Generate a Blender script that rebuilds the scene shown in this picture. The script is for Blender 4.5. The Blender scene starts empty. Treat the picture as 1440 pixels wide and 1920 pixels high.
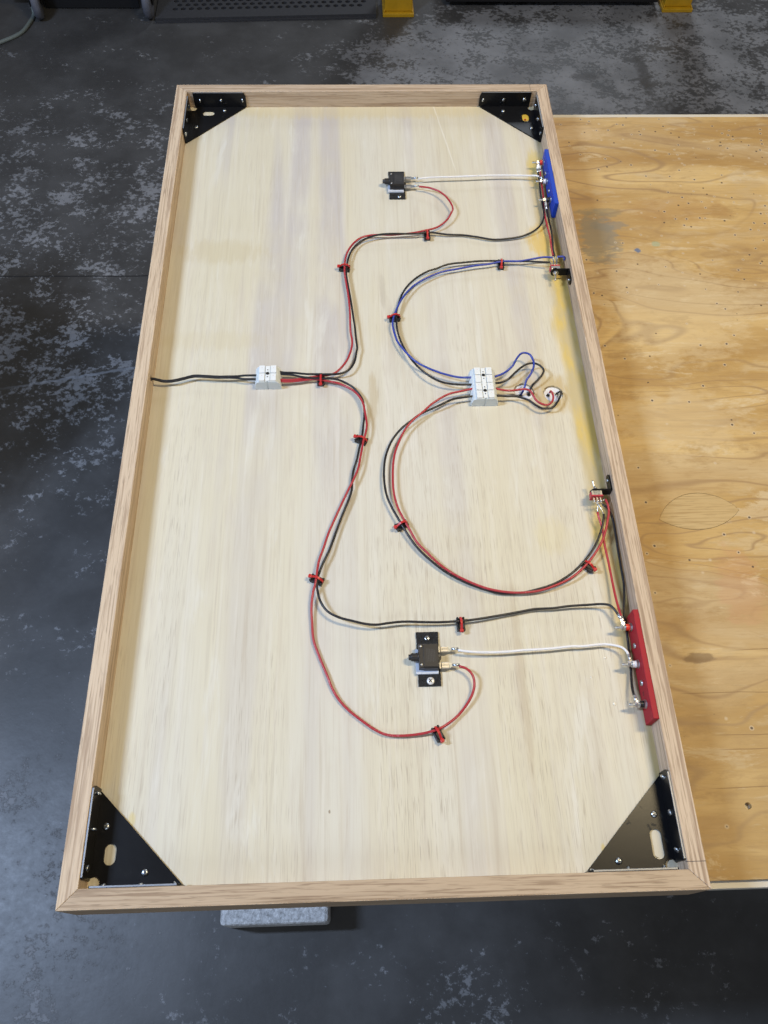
import bpy, bmesh, math, random
from mathutils import Vector, Matrix
R = math.radians
random.seed(4)
S = bpy.context.scene
COL = S.collection

# ------------------------------------------------------------------ camera, world, lamps, exposure
cam = bpy.data.cameras.new("camera")
cam.sensor_fit = 'VERTICAL'; cam.sensor_height = 24.0
cam.lens = 19.1821
cam.clip_start = 0.02; cam.clip_end = 60
co = bpy.data.objects.new("camera", cam)
co.location = (-0.02068, -0.05306, 0.83864)
co.rotation_euler = (0.506852, -0.018769, -0.031201)
COL.objects.link(co); S.camera = co

W = bpy.data.worlds.new("World"); S.world = W; W.use_nodes = True
bg = W.node_tree.nodes["Background"]
bg.inputs[0].default_value = (0.95, 0.96, 1.0, 1); bg.inputs[1].default_value = 0.14

def lamp(name, loc, size, power, col, aim):
    l = bpy.data.lights.new(name, 'AREA'); l.shape = 'RECTANGLE'
    l.size, l.size_y = size; l.energy = power; l.color = col
    o = bpy.data.objects.new(name, l); o.location = loc
    d = Vector(aim) - Vector(loc)
    o.rotation_euler = d.to_track_quat('-Z', 'Y').to_euler() if abs(d.x) + abs(d.y) > 1e-6 else (0, 0, 0)
    COL.objects.link(o); return o
# two ceiling fixtures of the workshop: a cool one on the left, a warm one on the right; one over the far aisle, one behind the photographer
lamp("ceiling_lamp_cool", (-1.92, 0.36, 2.04), (0.14, 0.60), 86, (0.50, 0.65, 0.93), (-1.2, 0.42, 0))
lamp("ceiling_lamp_warm", (1.00, 0.62, 2.00), (0.15, 0.60), 34, (1.0, 0.81, 0.49), (0.6, 0.62, 0))
lamp("ceiling_lamp_aisle", (1.25, 5.2, 2.0), (0.5, 0.9), 34, (0.82, 0.90, 1.0), (1.0, 3.4, -0.87))
lamp("ceiling_lamp_entry", (-0.70, -2.60, 2.04), (2.4, 1.4), 26, (0.72, 0.84, 1.0), (-0.3, -0.6, -0.2))
S.view_settings.view_transform = 'Standard'; S.view_settings.look = 'None'
S.view_settings.exposure = 0.0; S.view_settings.gamma = 1.0

# ------------------------------------------------------------------ material helpers
class NT:
    def __init__(s, name):
        s.m = bpy.data.materials.new(name); s.m.use_nodes = True
        s.t = s.m.node_tree; s.b = s.t.nodes["Principled BSDF"]
        s.tc = s.t.nodes.new('ShaderNodeTexCoord')
        s.P = s.tc.outputs['Object']
        s.sx = s.t.nodes.new('ShaderNodeSeparateXYZ'); s.L(s.P, s.sx.inputs[0])
        s.X, s.Y, s.Z = s.sx.outputs
    def L(s, a, b): s.t.links.new(a, b)
    def put(s, v, sock):
        if hasattr(v, 'node'): s.L(v, sock)
        else: sock.default_value = v
    def math(s, op, a, b=0.0, c=None):
        n = s.t.nodes.new('ShaderNodeMath'); n.operation = op
        s.put(a, n.inputs[0]); s.put(b, n.inputs[1])
        if c is not None: s.put(c, n.inputs[2])
        return n.outputs[0]
    def noise(s, sc=(1, 1, 1), scale=1.0, detail=3.0, rough=0.55, off=(0, 0, 0), dist=0.0):
        mp = s.t.nodes.new('ShaderNodeMapping'); s.L(s.P, mp.inputs[0])
        mp.inputs['Scale'].default_value = sc; mp.inputs['Location'].default_value = off
        n = s.t.nodes.new('ShaderNodeTexNoise'); s.L(mp.outputs[0], n.inputs['Vector'])
        n.inputs['Scale'].default_value = scale; n.inputs['Detail'].default_value = detail
        n.inputs['Roughness'].default_value = rough; n.inputs['Distortion'].default_value = dist
        return n.outputs[0]
    def voro(s, sc=(1, 1, 1), scale=1.0, feature='F1', off=(0, 0, 0)):
        mp = s.t.nodes.new('ShaderNodeMapping'); s.L(s.P, mp.inputs[0])
        mp.inputs['Scale'].default_value = sc; mp.inputs['Location'].default_value = off
        n = s.t.nodes.new('ShaderNodeTexVoronoi'); s.L(mp.outputs[0], n.inputs['Vector'])
        n.inputs['Scale'].default_value = scale; n.feature = feature
        return n
    def step(s, v, a, b):                      # smooth 0..1 from a to b
        n = s.t.nodes.new('ShaderNodeMapRange'); n.interpolation_type = 'SMOOTHSTEP'
        s.put(v, n.inputs[0]); n.inputs[1].default_value = a; n.inputs[2].default_value = b
        if a > b:
            n.inputs[1].default_value = b; n.inputs[2].default_value = a
            n.inputs[3].default_value = 1.0; n.inputs[4].default_value = 0.0
        return n.outputs[0]
    def mix(s, f, a, b, mode='MIX'):
        n = s.t.nodes.new('ShaderNodeMix'); n.data_type = 'RGBA'; n.blend_type = mode
        s.put(f, n.inputs[0])
        for v, k in ((a, 6), (b, 7)):
            if hasattr(v, 'node'): s.L(v, n.inputs[k])
            else: n.inputs[k].default_value = (*v, 1)
        return n.outputs[2]
    def blob(s, cx, cy, rx, ry, wob=None, soft=0.5, amp=2.2):   # soft-edged ellipse on the sheet
        dx = s.math('DIVIDE', s.math('SUBTRACT', s.X, cx), rx)
        dy = s.math('DIVIDE', s.math('SUBTRACT', s.Y, cy), ry)
        d = s.math('ADD', s.math('MULTIPLY', dx, dx), s.math('MULTIPLY', dy, dy))
        if wob is not None: d = s.math('ADD', d, s.math('MULTIPLY', s.math('SUBTRACT', wob, 0.5), amp))
        return s.step(d, 1.0 + soft, 1.0 - soft)
    def mul(s, a, b): return s.math('MULTIPLY', a, b)
    def bump(s, h, strength=0.3, dist=0.001):
        n = s.t.nodes.new('ShaderNodeBump'); n.inputs['Strength'].default_value = strength
        n.inputs['Distance'].default_value = dist
        s.L(h, n.inputs['Height']); s.L(n.outputs[0], s.b.inputs['Normal'])
    def col(s, v): 
        if hasattr(v, 'node'): s.L(v, s.b.inputs['Base Color'])
        else: s.b.inputs['Base Color'].default_value = (*v, 1)
    def rough(s, v): s.put(v, s.b.inputs['Roughness'])

def plain(name, c, rough=0.5, metal=0.0, var=0.12, sc=400.0, spec=0.5, bump=0.0):
    m = NT(name); n = m.noise(scale=sc, detail=3)
    c2 = tuple(max(0, k * (1 - var)) for k in c); c1 = tuple(min(1, k * (1 + var)) for k in c)
    m.col(m.mix(n, c2, c1)); m.rough(m.math('ADD', m.math('MULTIPLY', n, 0.16), rough - 0.08))
    m.b.inputs['Metallic'].default_value = metal
    m.b.inputs['Specular IOR Level'].default_value = spec
    if bump: m.bump(n, bump, 0.0006)
    return m.m

def mat_panel():
    m = NT("pale_plywood")
    broad = m.noise((16, 0.55, 1), detail=2, rough=0.5)
    broad2 = m.noise((9, 0.8, 1), detail=3, rough=0.55, off=(3.1, 7, 0))
    streak = m.noise((55, 2.2, 1), detail=4, rough=0.6, dist=0.25)
    grain = m.noise((420, 9, 1), detail=3, rough=0.6)
    grain2 = m.noise((230, 4.5, 1), detail=4, rough=0.65, dist=0.3, off=(1, 2, 0))
    pore = m.noise((1050, 30, 1), detail=2, rough=0.5, off=(5, 1, 0))
    poremask = m.noise((14, 1.6, 1), detail=3, off=(8, 3, 0))
    c = m.mix(m.step(broad2, 0.40, 0.66), (0.638, 0.585, 0.445), (0.64, 0.605, 0.508))
    warp = m.noise((9, 3.2, 1), detail=4, rough=0.6, off=(4, 4, 0))
    c = m.mix(m.mul(m.mul(m.step(broad, 0.50, 0.62), m.step(warp, 0.32, 0.56)), m.math('ADD', 0.42, m.mul(m.step(m.Y, 0.35, 0.85), 0.5))), c, (0.525, 0.485, 0.455))
    c = m.mix(m.mul(m.step(streak, 0.56, 0.75), 0.5), c, (0.58, 0.51, 0.385))
    c = m.mix(m.mul(m.step(streak, 0.46, 0.28), 0.5), c, (0.715, 0.675, 0.595))
    cloud = m.noise((5, 3, 1), detail=4, rough=0.6, off=(2, 9, 0))
    c = m.mix(m.mul(m.step(cloud, 0.52, 0.70), 0.55), c, (0.61, 0.55, 0.39))
    lum = m.noise((30, 5, 1), detail=5, rough=0.65, dist=0.4, off=(11, 3, 0))
    c = m.mix(m.mul(m.step(lum, 0.55, 0.72), 0.5), c, (0.56, 0.50, 0.41))
    c = m.mix(m.mul(m.step(lum, 0.44, 0.30), 0.5), c, (0.70, 0.68, 0.61))
    c = m.mix(m.mul(m.step(grain, 0.50, 0.72), 0.26), c, (0.47, 0.40, 0.30))
    c = m.mix(m.mul(m.step(grain2, 0.52, 0.70), 0.34), c, (0.48, 0.42, 0.32))
    mid = m.noise((130, 5, 1), detail=5, rough=0.7, dist=0.5, off=(2, 6, 0))
    nr = m.step(m.Y, 1.05, 0.25)
    c = m.mix(m.mul(m.mul(m.step(mid, 0.54, 0.70), m.math('ADD', m.mul(nr, 0.40), 0.10)), 1.0), c, (0.50, 0.43, 0.33))
    c = m.mix(m.mul(m.step(mid, 0.46, 0.32), 0.28), c, (0.715, 0.675, 0.595))
    near = m.step(m.Y, 1.0, 0.10)                     # the open grain is coarser at the near end of the sheet
    pk = m.mul(m.step(pore, 0.565, 0.66), m.mul(m.step(poremask, 0.38, 0.62), m.math('ADD', m.mul(near, 0.36), 0.16)))
    c = m.mix(pk, c, (0.34, 0.275, 0.20))
    # dry glue and varnish runs along the right rail and by the bored holes, an old filled knot, fingerprints
    wob = m.noise((24, 6, 1), detail=5, rough=0.62, off=(0, 4, 0))
    edge = m.math('ADD', m.X, m.math('MULTIPLY', m.math('SUBTRACT', wob, 0.5), 0.036))
    run = m.mul(m.step(edge, 0.252, 0.268), m.mul(m.step(m.Y, 1.075, 1.05), m.math('ADD', m.mul(m.step(m.Y, 0.12, 0.34), 0.85), 0.13)))
    glue = m.noise((26, 7, 1), detail=4, rough=0.65, off=(6, 2, 0))
    gc = m.mix(m.step(glue, 0.42, 0.62), (0.50, 0.41, 0.22), (0.62, 0.45, 0.11))
    c = m.mix(m.mul(run, 0.95), c, gc)
    c = m.mix(m.mul(m.step(m.X, 0.276, 0.283), m.mul(m.step(glue, 0.30, 0.6), 0.75)), c, (0.36, 0.26, 0.07))
    rag = m.noise((120, 22, 1), detail=6, rough=0.72, off=(4, 8, 0))
    for (bx, by, rx, ry, k, g) in ((0.257, 0.885, 0.016, 0.032, 0.75, (0.66, 0.46, 0.10)), (0.271, 1.058, 0.012, 0.03, 0.7, (0.60, 0.48, 0.16)),
                                   (0.211, 0.39, 0.018, 0.024, 0.20, (0.63, 0.52, 0.19)), (0.240, 0.605, 0.021, 0.026, 0.75, (0.52, 0.39, 0.18)),
                                   (0.203, 0.612, 0.018, 0.022, 0.55, (0.50, 0.38, 0.20)), (0.229, 0.58, 0.030, 0.012, 0.35, (0.55, 0.42, 0.2)),
                                   (-0.21, 0.868, 0.06, 0.022, 0.36, (0.52, 0.43, 0.24)), (-0.215, 0.70, 0.07, 0.016, 0.25, (0.55, 0.46, 0.27)),
                                   (0.0, 1.195, 0.29, 0.022, 0.45, (0.60, 0.50, 0.26)), (-0.252, 0.082, 0.004, 0.007, 0.6, (0.62, 0.49, 0.18)),
                                   (0.216, 0.042, 0.002, 0.004, 0.6, (0.62, 0.47, 0.12)),
                                   (-0.055, 0.084, 0.0010, 0.0017, 0.75, (0.24, 0.17, 0.10)),
                                   (0.002, 0.60, 0.006, 0.045, 0.5, (0.46, 0.36, 0.20)), (0.02, 0.79, 0.004, 0.03, 0.4, (0.42, 0.37, 0.28)),
                                   (0.155, 0.215, 0.005, 0.10, 0.35, (0.42, 0.32, 0.20)), (0.118, 0.955, 0.012, 0.06, 0.3, (0.42, 0.36, 0.28))):
        c = m.mix(m.mul(m.blob(bx, by, rx, ry, rag, 0.8, 4.5), k), c, g)
    lx = m.math('ADD', m.math('SUBTRACT', m.X, 0.118), m.math('ADD', m.mul(m.math('SUBTRACT', m.Y, 1.2), 0.16), m.mul(m.math('SUBTRACT', rag, 0.5), 0.004)))
    split = m.mul(m.step(m.math('ABSOLUTE', lx), 0.0016, 0.0005), m.mul(m.step(m.Y, 1.03, 1.06), 1.0))
    c = m.mix(m.mul(split, 0.4), c, (0.82, 0.80, 0.74))
    m.col(c); m.rough(m.math('ADD', m.mul(grain2, 0.2), 0.50))
    m.b.inputs['Specular IOR Level'].default_value = 0.35
    m.bump(m.math('ADD', grain2, m.mul(pore, 0.6)), 0.12, 0.0005)
    return m.m

def mat_oak(name, base, dark, pale, seed, pink=0.0):
    m = NT(name); o = (seed * 3.7, seed * 1.3, seed)
    fig = m.noise((4.0, 190, 190), detail=3, rough=0.55, off=o, dist=0.5)
    fig2 = m.noise((16, 470, 470), detail=3, rough=0.6, off=o, dist=0.3)
    pore = m.noise((42, 900, 900), detail=2, off=o)
    tone = m.noise((3, 12, 12), detail=2, off=o)
    c = m.mix(tone, base, pale)
    c = m.mix(m.mul(m.step(fig, 0.50, 0.64), 0.75), c, dark)
    c = m.mix(m.mul(m.step(fig2, 0.50, 0.64), 0.66), c, dark)
    c = m.mix(m.mul(m.step(fig2, 0.46, 0.32), 0.5), c, pale)
    c = m.mix(m.mul(m.step(pore, 0.60, 0.70), 0.55), c, tuple(k * 0.62 for k in dark))
    m.col(c); m.rough(m.math('ADD', m.mul(fig2, 0.2), 0.52))
    m.b.inputs['Specular IOR Level'].default_value = 0.35
    m.bump(m.math('ADD', fig2, pore), 0.15, 0.0004)
    return m.m

def mat_bench():
    m = NT("worn_bench_plywood")
    wob = m.noise((7, 12, 1), detail=5, rough=0.62)
    field = m.noise((2.0, 5.6, 1), detail=2.6, rough=0.42, dist=0.9, off=(4, 1, 0))
    ring = m.math('ABSOLUTE', m.math('SINE', m.mul(field, 44.0)))
    ringmask = m.noise((2, 3, 1), detail=2, off=(7, 7, 0))
    band = m.noise((1.6, 11, 1), detail=4, rough=0.6, dist=0.4)
    fine = m.noise((14, 330, 1), detail=3, rough=0.6)
    fine2 = m.noise((26, 120, 1), detail=4, rough=0.65, off=(3, 0, 0))
    blot = m.noise((10, 22, 1), detail=5, rough=0.7, off=(9, 2, 0))
    c = m.mix(m.step(band, 0.32, 0.68), (0.385, 0.225, 0.066), (0.61, 0.43, 0.185))
    c = m.mix(m.mul(m.step(field, 0.50, 0.62), 0.45), c, (0.51, 0.405, 0.26))
    c = m.mix(m.mul(m.step(blot, 0.54, 0.66), 0.5), c, (0.54, 0.42, 0.25))
    c = m.mix(m.mul(m.step(blot, 0.44, 0.33), 0.5), c, (0.315, 0.19, 0.07))
    c = m.mix(m.mul(m.step(fine, 0.50, 0.70), 0.28), c, (0.34, 0.21, 0.08))
    c = m.mix(m.mul(m.step(fine2, 0.56, 0.72), 0.35), c, (0.57, 0.46, 0.29))
    dash = m.noise((40, 480, 1), detail=4, rough=0.7, off=(2, 5, 0)); patchy = m.noise((7, 26, 1), detail=6, rough=0.75, dist=0.5, off=(5, 5, 0))
    c = m.mix(m.mul(m.step(patchy, 0.53, 0.62), 0.45), c, (0.36, 0.22, 0.085))
    c = m.mix(m.mul(m.step(patchy, 0.45, 0.37), 0.6), c, (0.62, 0.50, 0.315))
    c = m.mix(m.mul(m.step(dash, 0.52, 0.66), 0.22), c, (0.25, 0.155, 0.065))
    soft = m.step(m.math('SINE', m.math('ADD', m.mul(field, 44.0), 0.9)), -0.2, 1.0)
    c = m.mix(m.mul(soft, 0.30), c, (0.42, 0.265, 0.105))
    c = m.mix(m.mul(m.step(ring, 0.34, 0.0), m.mul(m.step(ringmask, 0.34, 0.54), 0.72)), c, (0.30, 0.185, 0.085))
    rag = m.noise((34, 70, 1), detail=7, rough=0.75, off=(6, 1, 0))
    for (bx, by, rx, ry, k, g) in ((0.362, 0.930, 0.030, 0.055, 0.72, (0.23, 0.205, 0.15)), (0.385, 0.955, 0.030, 0.012, 0.6, (0.22, 0.20, 0.16)),
                                   (0.372, 0.985, 0.035, 0.010, 0.5, (0.24, 0.20, 0.12)), (0.440, 0.335, 0.028, 0.05, 0.24, (0.50, 0.23, 0.13)),
                                   (0.418, 0.901, 0.005, 0.005, 0.85, (0.08, 0.14, 0.26)), (0.449, 0.915, 0.006, 0.005, 0.6, (0.30, 0.38, 0.24)),
                                   (0.370, 0.247, 0.018, 0.006, 0.75, (0.20, 0.125, 0.06)), (0.50, 0.99, 0.08, 0.03, 0.4, (0.40, 0.22, 0.07)),
                                   (0.45, 0.78, 0.10, 0.10, 0.32, (0.68, 0.54, 0.32)), (0.42, 0.58, 0.09, 0.05, 0.35, (0.62, 0.49, 0.30)), (0.40, 0.10, 0.2, 0.12, 0.22, (0.34, 0.235, 0.11)), (0.36, 1.18, 0.05, 0.02, 0.4, (0.64, 0.48, 0.28))):  # wide near-end blob paints in the box's shadow and weaker light
        c = m.mix(m.mul(m.blob(bx, by, rx, ry, rag, 0.5, 5.0), k), c, g)
    # straight cracks across the near end, nail and staple holes with pale chipped rims at the far end
    for cy, x0 in ((0.205, 0.33), (0.158, 0.36), (0.142, 0.36), (0.102, 0.34), (0.256, 0.40)):
        w = m.math('ADD', m.Y, m.mul(m.math('SUBTRACT', m.noise((9, 1, 1), detail=2, off=(cy * 90, 0, 0)), 0.5), 0.006))
        ln = m.step(m.math('ABSOLUTE', m.math('SUBTRACT', w, cy)), 0.0007, 0.0002)
        c = m.mix(m.mul(m.mul(ln, m.step(m.X, x0, x0 + 0.03)), 0.75), c, (0.20, 0.115, 0.045))
    v = m.voro((1, 1, 1), 78.0)
    sep = m.t.nodes.new('ShaderNodeSeparateColor'); m.L(v.outputs['Color'], sep.inputs[0])
    far = m.step(m.Y, 0.55, 1.05)
    dens = m.math('ADD', m.mul(m.mul(far, m.step(m.noise((5, 8, 1), detail=3, off=(3, 3, 0)), 0.36, 0.62)), 0.85), 0.12)
    on = m.math('LESS_THAN', sep.outputs[0], dens)
    dist = m.math('ADD', v.outputs['Distance'], m.mul(m.math('SUBTRACT', wob, 0.5), 0.06))
    halo = m.mul(m.mul(m.step(dist, 0.28, 0.12), on), m.step(sep.outputs[1], 0.35, 0.5))
    c = m.mix(m.mul(halo, 0.6), c, (0.60, 0.50, 0.36))
    dot = m.mul(m.step(dist, 0.155, 0.095), on)
    c = m.mix(m.mul(dot, 0.9), c, (0.07, 0.045, 0.03))
    m.col(c); m.rough(m.math('ADD', m.mul(fine2, 0.25), 0.42))
    m.b.inputs['Specular IOR Level'].default_value = 0.35
    m.bump(m.math('ADD', fine2, m.mul(fine, 0.5)), 0.15, 0.0006)
    return m.m

def mat_floor():
    m = NT("worn_painted_concrete")
    big = m.noise((1, 1, 1), scale=1.6, detail=3)
    mott = m.noise((1, 1, 1), scale=6.0, detail=5, rough=0.6, off=(3, 3, 0))
    clus = m.noise((1, 1.2, 1), scale=9.0, detail=3, rough=0.6, off=(5, 5, 0))
    chip = m.math('ADD', m.mul(m.noise((1, 1.15, 1), scale=64.0, detail=8, rough=0.74, dist=0.15), 0.62), m.mul(clus, 0.38))
    chip2 = m.noise((1, 1, 1), scale=46.0, detail=5, rough=0.7, off=(7, 0, 0))
    wob = m.noise((1, 1, 1), scale=3.0, detail=5, rough=0.65, off=(1, 5, 0))
    base = m.mix(m.step(mott, 0.35, 0.68), (0.054, 0.052, 0.0505), (0.082, 0.080, 0.079))
    base = m.mix(m.mul(m.blob(-0.98, 1.33, 0.30, 0.36, mott, 1.0, 2.5), 0.85), base, (0.022, 0.017, 0.011))  # shadow on the left floor, painted into the base colour
    # amount of paint left: heavy on the left half way up, most of the far right, thin specks elsewhere
    a1 = m.blob(-0.80, 1.62, 0.42, 0.42, wob, 0.8); a2 = m.blob(-0.86, 1.18, 0.30, 0.30, wob, 0.8)
    a3 = m.blob(0.95, 2.55, 0.95, 0.55, wob, 0.6); a4 = m.blob(0.16, -0.12, 0.13, 0.10, wob, 0.9)
    a5 = m.blob(-0.56, -0.05, 0.10, 0.14, wob, 0.9); a6 = m.blob(-0.95, 2.2, 0.5, 0.35, wob, 0.9)
    d = m.math('ADD', m.mul(a1, 0.045), m.mul(a2, 0.030))
    d = m.math('ADD', d, m.mul(a3, 0.135)); d = m.math('ADD', d, m.mul(a4, 0.05))
    d = m.math('ADD', d, m.mul(a5, 0.05)); d = m.math('ADD', d, m.mul(a6, 0.055))
    d = m.math('ADD', d, m.mul(m.math('SUBTRACT', big, 0.5), 0.10))
    f = m.step(m.math('ADD', chip, d), 0.582, 0.632)
    paint = m.mix(m.step(mott, 0.3, 0.7), (0.150, 0.150, 0.154), (0.25, 0.25, 0.26))
    c = m.mix(f, base, paint)
    sp = m.mul(m.step(chip2, 0.665, 0.70), 0.6)
    c = m.mix(sp, c, (0.17, 0.18, 0.20))
    c = m.mix(m.mul(m.blob(-1.0, 1.30, 0.26, 0.34, wob, 1.0, 1.6), 0.62), c, (0.020, 0.016, 0.011))  # the same painted shadow laid over the remaining paint chips
    # saw cut, scratches and an oil drip
    jw = m.math('ADD', m.Y, m.mul(m.math('SUBTRACT', m.noise((4, 1, 1), detail=4, off=(2, 2, 0)), 0.5), 0.012))
    jn = m.step(m.math('ABSOLUTE', m.math('SUBTRACT', jw, 1.672)), 0.0035, 0.001)
    c = m.mix(m.mul(jn, 0.85), c, (0.012, 0.012, 0.013))
    sl = m.math('ADD', m.Y, m.math('ADD', m.mul(m.X, -0.19), m.mul(m.math('SUBTRACT', m.noise((30, 30, 1), detail=3), 0.5), 0.02)))
    sc = m.mul(m.step(m.math('ABSOLUTE', m.math('SUBTRACT', sl, 1.455)), 0.006, 0.002), m.mul(m.step(m.X, -0.98, -0.72), m.step(m.X, -0.45, -0.5)))
    c = m.mix(m.mul(sc, 0.6), c, (0.20, 0.21, 0.23))
    for (bx, by, rx, ry, k) in ((0.985, 2.60, 0.022, 0.11, 0.95), (1.03, 2.40, 0.07, 0.06, 0.8), (1.10, 2.36, 0.06, 0.03, 0.8),
                                (1.45, 2.35, 0.05, 0.03, 0.75), (0.62, 2.37, 0.07, 0.035, 0.8), (0.78, 2.58, 0.05, 0.02, 0.7)):
        c = m.mix(m.mul(m.blob(bx, by, rx, ry, chip2, 0.9, 4.5), k * 0.8), c, (0.034, 0.030, 0.027))
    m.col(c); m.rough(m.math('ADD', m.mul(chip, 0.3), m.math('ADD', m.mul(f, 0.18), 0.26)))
    m.b.inputs['Specular IOR Level'].default_value = 0.4
    m.bump(m.math('ADD', m.mul(f, 0.5), m.mul(chip2, 0.5)), 0.25, 0.002)
    return m.m

def mat_steel():
    m = NT("black_painted_steel")
    n = m.noise(scale=160, detail=4, rough=0.6); n2 = m.noise(scale=26, detail=5, rough=0.65, off=(3, 1, 0))
    c = m.mix(n, (0.006, 0.006, 0.007), (0.010, 0.010, 0.011))
    c = m.mix(m.mul(m.step(n2, 0.62, 0.74), 0.5), c, (0.032, 0.030, 0.027))
    m.col(c); m.rough(m.math('ADD', m.mul(n2, 0.10), 0.24)); m.b.inputs['Specular IOR Level'].default_value = 0.18
    m.bump(n, 0.08, 0.0003); return m.m

def mat_strap():
    m = NT("black_hook_and_loop")
    w = m.voro((1, 1.5, 1), 620.0); n = m.noise((1, 1, 1), scale=900, detail=2)
    m.col(m.mix(m.mul(m.step(n, 0.62, 0.72), 0.35), (0.010, 0.010, 0.011), (0.16, 0.16, 0.16)))  # pale specks put the sheen of the loops into the colour
    m.rough(0.7); m.bump(w.outputs['Distance'], 0.9, 0.0012); return m.m

def mat_block():
    m = NT("cinder_concrete"); n = m.noise(scale=120, detail=7, rough=0.75); v = m.voro((1, 1, 1), 150.0)
    c = m.mix(m.step(n, 0.34, 0.68), (0.36, 0.365, 0.37), (0.74, 0.75, 0.76))
    c = m.mix(m.mul(m.step(n, 0.38, 0.28), 0.8), c, (0.05, 0.05, 0.05))
    m.col(c); m.rough(0.9); m.bump(m.math('ADD', n, m.mul(v.outputs['Distance'], 0.5)), 0.8, 0.004); return m.m

def mat_white_edge():
    m = NT("scuffed_white_board"); n = m.noise((6, 60, 60), detail=4, rough=0.65); n2 = m.noise((3, 200, 200), detail=3)
    c = m.mix(m.mul(m.step(n, 0.54, 0.64), 0.75), (0.62, 0.58, 0.50), (0.36, 0.24, 0.12))
    c = m.mix(m.mul(m.step(n2, 0.6, 0.7), 0.4), c, (0.26, 0.19, 0.12)); m.col(c); m.rough(0.6); return m.m

def mat_wire(name, c, mark):
    m = NT(name); n = m.noise(scale=300, detail=4, rough=0.7); n2 = m.noise(scale=40, detail=2)
    k = m.mul(m.step(n, 0.54, 0.64), m.step(n2, 0.48, 0.60))
    m.col(m.mix(m.mul(k, 0.6), c, mark)); m.rough(0.36); m.b.inputs['Specular IOR Level'].default_value = 0.5
    return m.m

M = dict(
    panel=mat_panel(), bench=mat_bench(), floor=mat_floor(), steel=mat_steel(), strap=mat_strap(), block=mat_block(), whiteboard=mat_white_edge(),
    oak1=mat_oak("red_oak_far", (0.50, 0.375, 0.25), (0.34, 0.235, 0.15), (0.58, 0.46, 0.35), 1),
    oak2=mat_oak("red_oak_left", (0.57, 0.425, 0.28), (0.35, 0.24, 0.155), (0.66, 0.52, 0.37), 2),
    oak3=mat_oak("red_oak_right", (0.52, 0.39, 0.27), (0.31, 0.21, 0.14), (0.64, 0.51, 0.375), 3),
    oak4=mat_oak("red_oak_near", (0.44, 0.32, 0.205), (0.25, 0.165, 0.10), (0.52, 0.395, 0.27), 4),
    patch=mat_oak("plug_patch_wood", (0.47, 0.32, 0.14), (0.36, 0.235, 0.095), (0.53, 0.385, 0.185), 5),
    red=mat_wire("red_insulation", (0.40, 0.028, 0.038), (0.55, 0.22, 0.24)), black=mat_wire("black_insulation", (0.012, 0.011, 0.013), (0.10, 0.10, 0.10)),
    white=mat_wire("white_insulation", (0.78, 0.78, 0.80), (0.60, 0.60, 0.62)), blue=mat_wire("blue_insulation", (0.030, 0.055, 0.33), (0.14, 0.18, 0.46)),
    tie=plain("red_nylon", (0.50, 0.022, 0.022), 0.38), clip=plain("black_nylon", (0.016, 0.016, 0.017), 0.45, sc=700),
    wplastic=plain("white_plastic", (0.76, 0.78, 0.77), 0.38, var=0.03), wplastic2=plain("grey_white_plastic", (0.68, 0.73, 0.74), 0.42, var=0.03),
    hole=plain("dark_hole", (0.008, 0.008, 0.008), 0.8), gasket=plain("pale_foam_tape", (0.56, 0.60, 0.68), 0.6),
    bplastic=plain("black_phenolic", (0.020, 0.018, 0.018), 0.42, sc=900, bump=0.15), print=plain("faded_grey_print", (0.060, 0.058, 0.058), 0.6),
    silver=plain("nickel", (0.62, 0.60, 0.57), 0.38, metal=1.0, var=0.06), zinc=plain("zinc_screw", (0.58, 0.62, 0.66), 0.30, metal=1.0, var=0.15),
    cross=plain("driver_recess", (0.05, 0.055, 0.06), 0.6), bright=plain("bright_screw", (0.80, 0.80, 0.80), 0.35, metal=0.3),
    rbar=plain("red_painted_bar", (0.34, 0.014, 0.026), 0.55, spec=0.22, var=0.12, sc=90), bbar=plain("blue_plastic_bar", (0.010, 0.055, 0.46), 0.5, spec=0.25, var=0.10, sc=90),
    rsleeve=plain("red_sleeve", (0.72, 0.035, 0.012), 0.35), ksleeve=plain("black_sleeve", (0.010, 0.010, 0.010), 0.35),
    tred=plain("toggle_red_base", (0.46, 0.020, 0.045), 0.40), edge=plain("bare_steel_edge", (0.26, 0.27, 0.29), 0.5, metal=0.6, var=0.2),
    yellow=plain("yellow_enamel", (0.50, 0.28, 0.010), 0.40, var=0.18, sc=30), rubber=plain("black_rubber", (0.036, 0.036, 0.040), 0.62, sc=120, var=0.3),
    tyre=plain("worn_grey_tyre", (0.11, 0.115, 0.14), 0.6, sc=60, var=0.4), cartm=plain("dark_cart_steel", (0.006, 0.006, 0.007), 0.6),
    hose=plain("grey_green_cable", (0.16, 0.185, 0.17), 0.5), pencil=plain("pencil_line", (0.07, 0.06, 0.06), 0.8),
    disc=plain("white_lamp_back", (0.72, 0.72, 0.74), 0.4, var=0.05), pin=plain("pale_red_print", (0.62, 0.42, 0.40), 0.6),
    timber=plain("leg_timber", (0.36, 0.25, 0.14), 0.7, sc=40), scuff=plain("black_marker", (0.006, 0.006, 0.006), 0.6), wax=plain("pale_drip", (0.80, 0.76, 0.64), 0.25),
)

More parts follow.
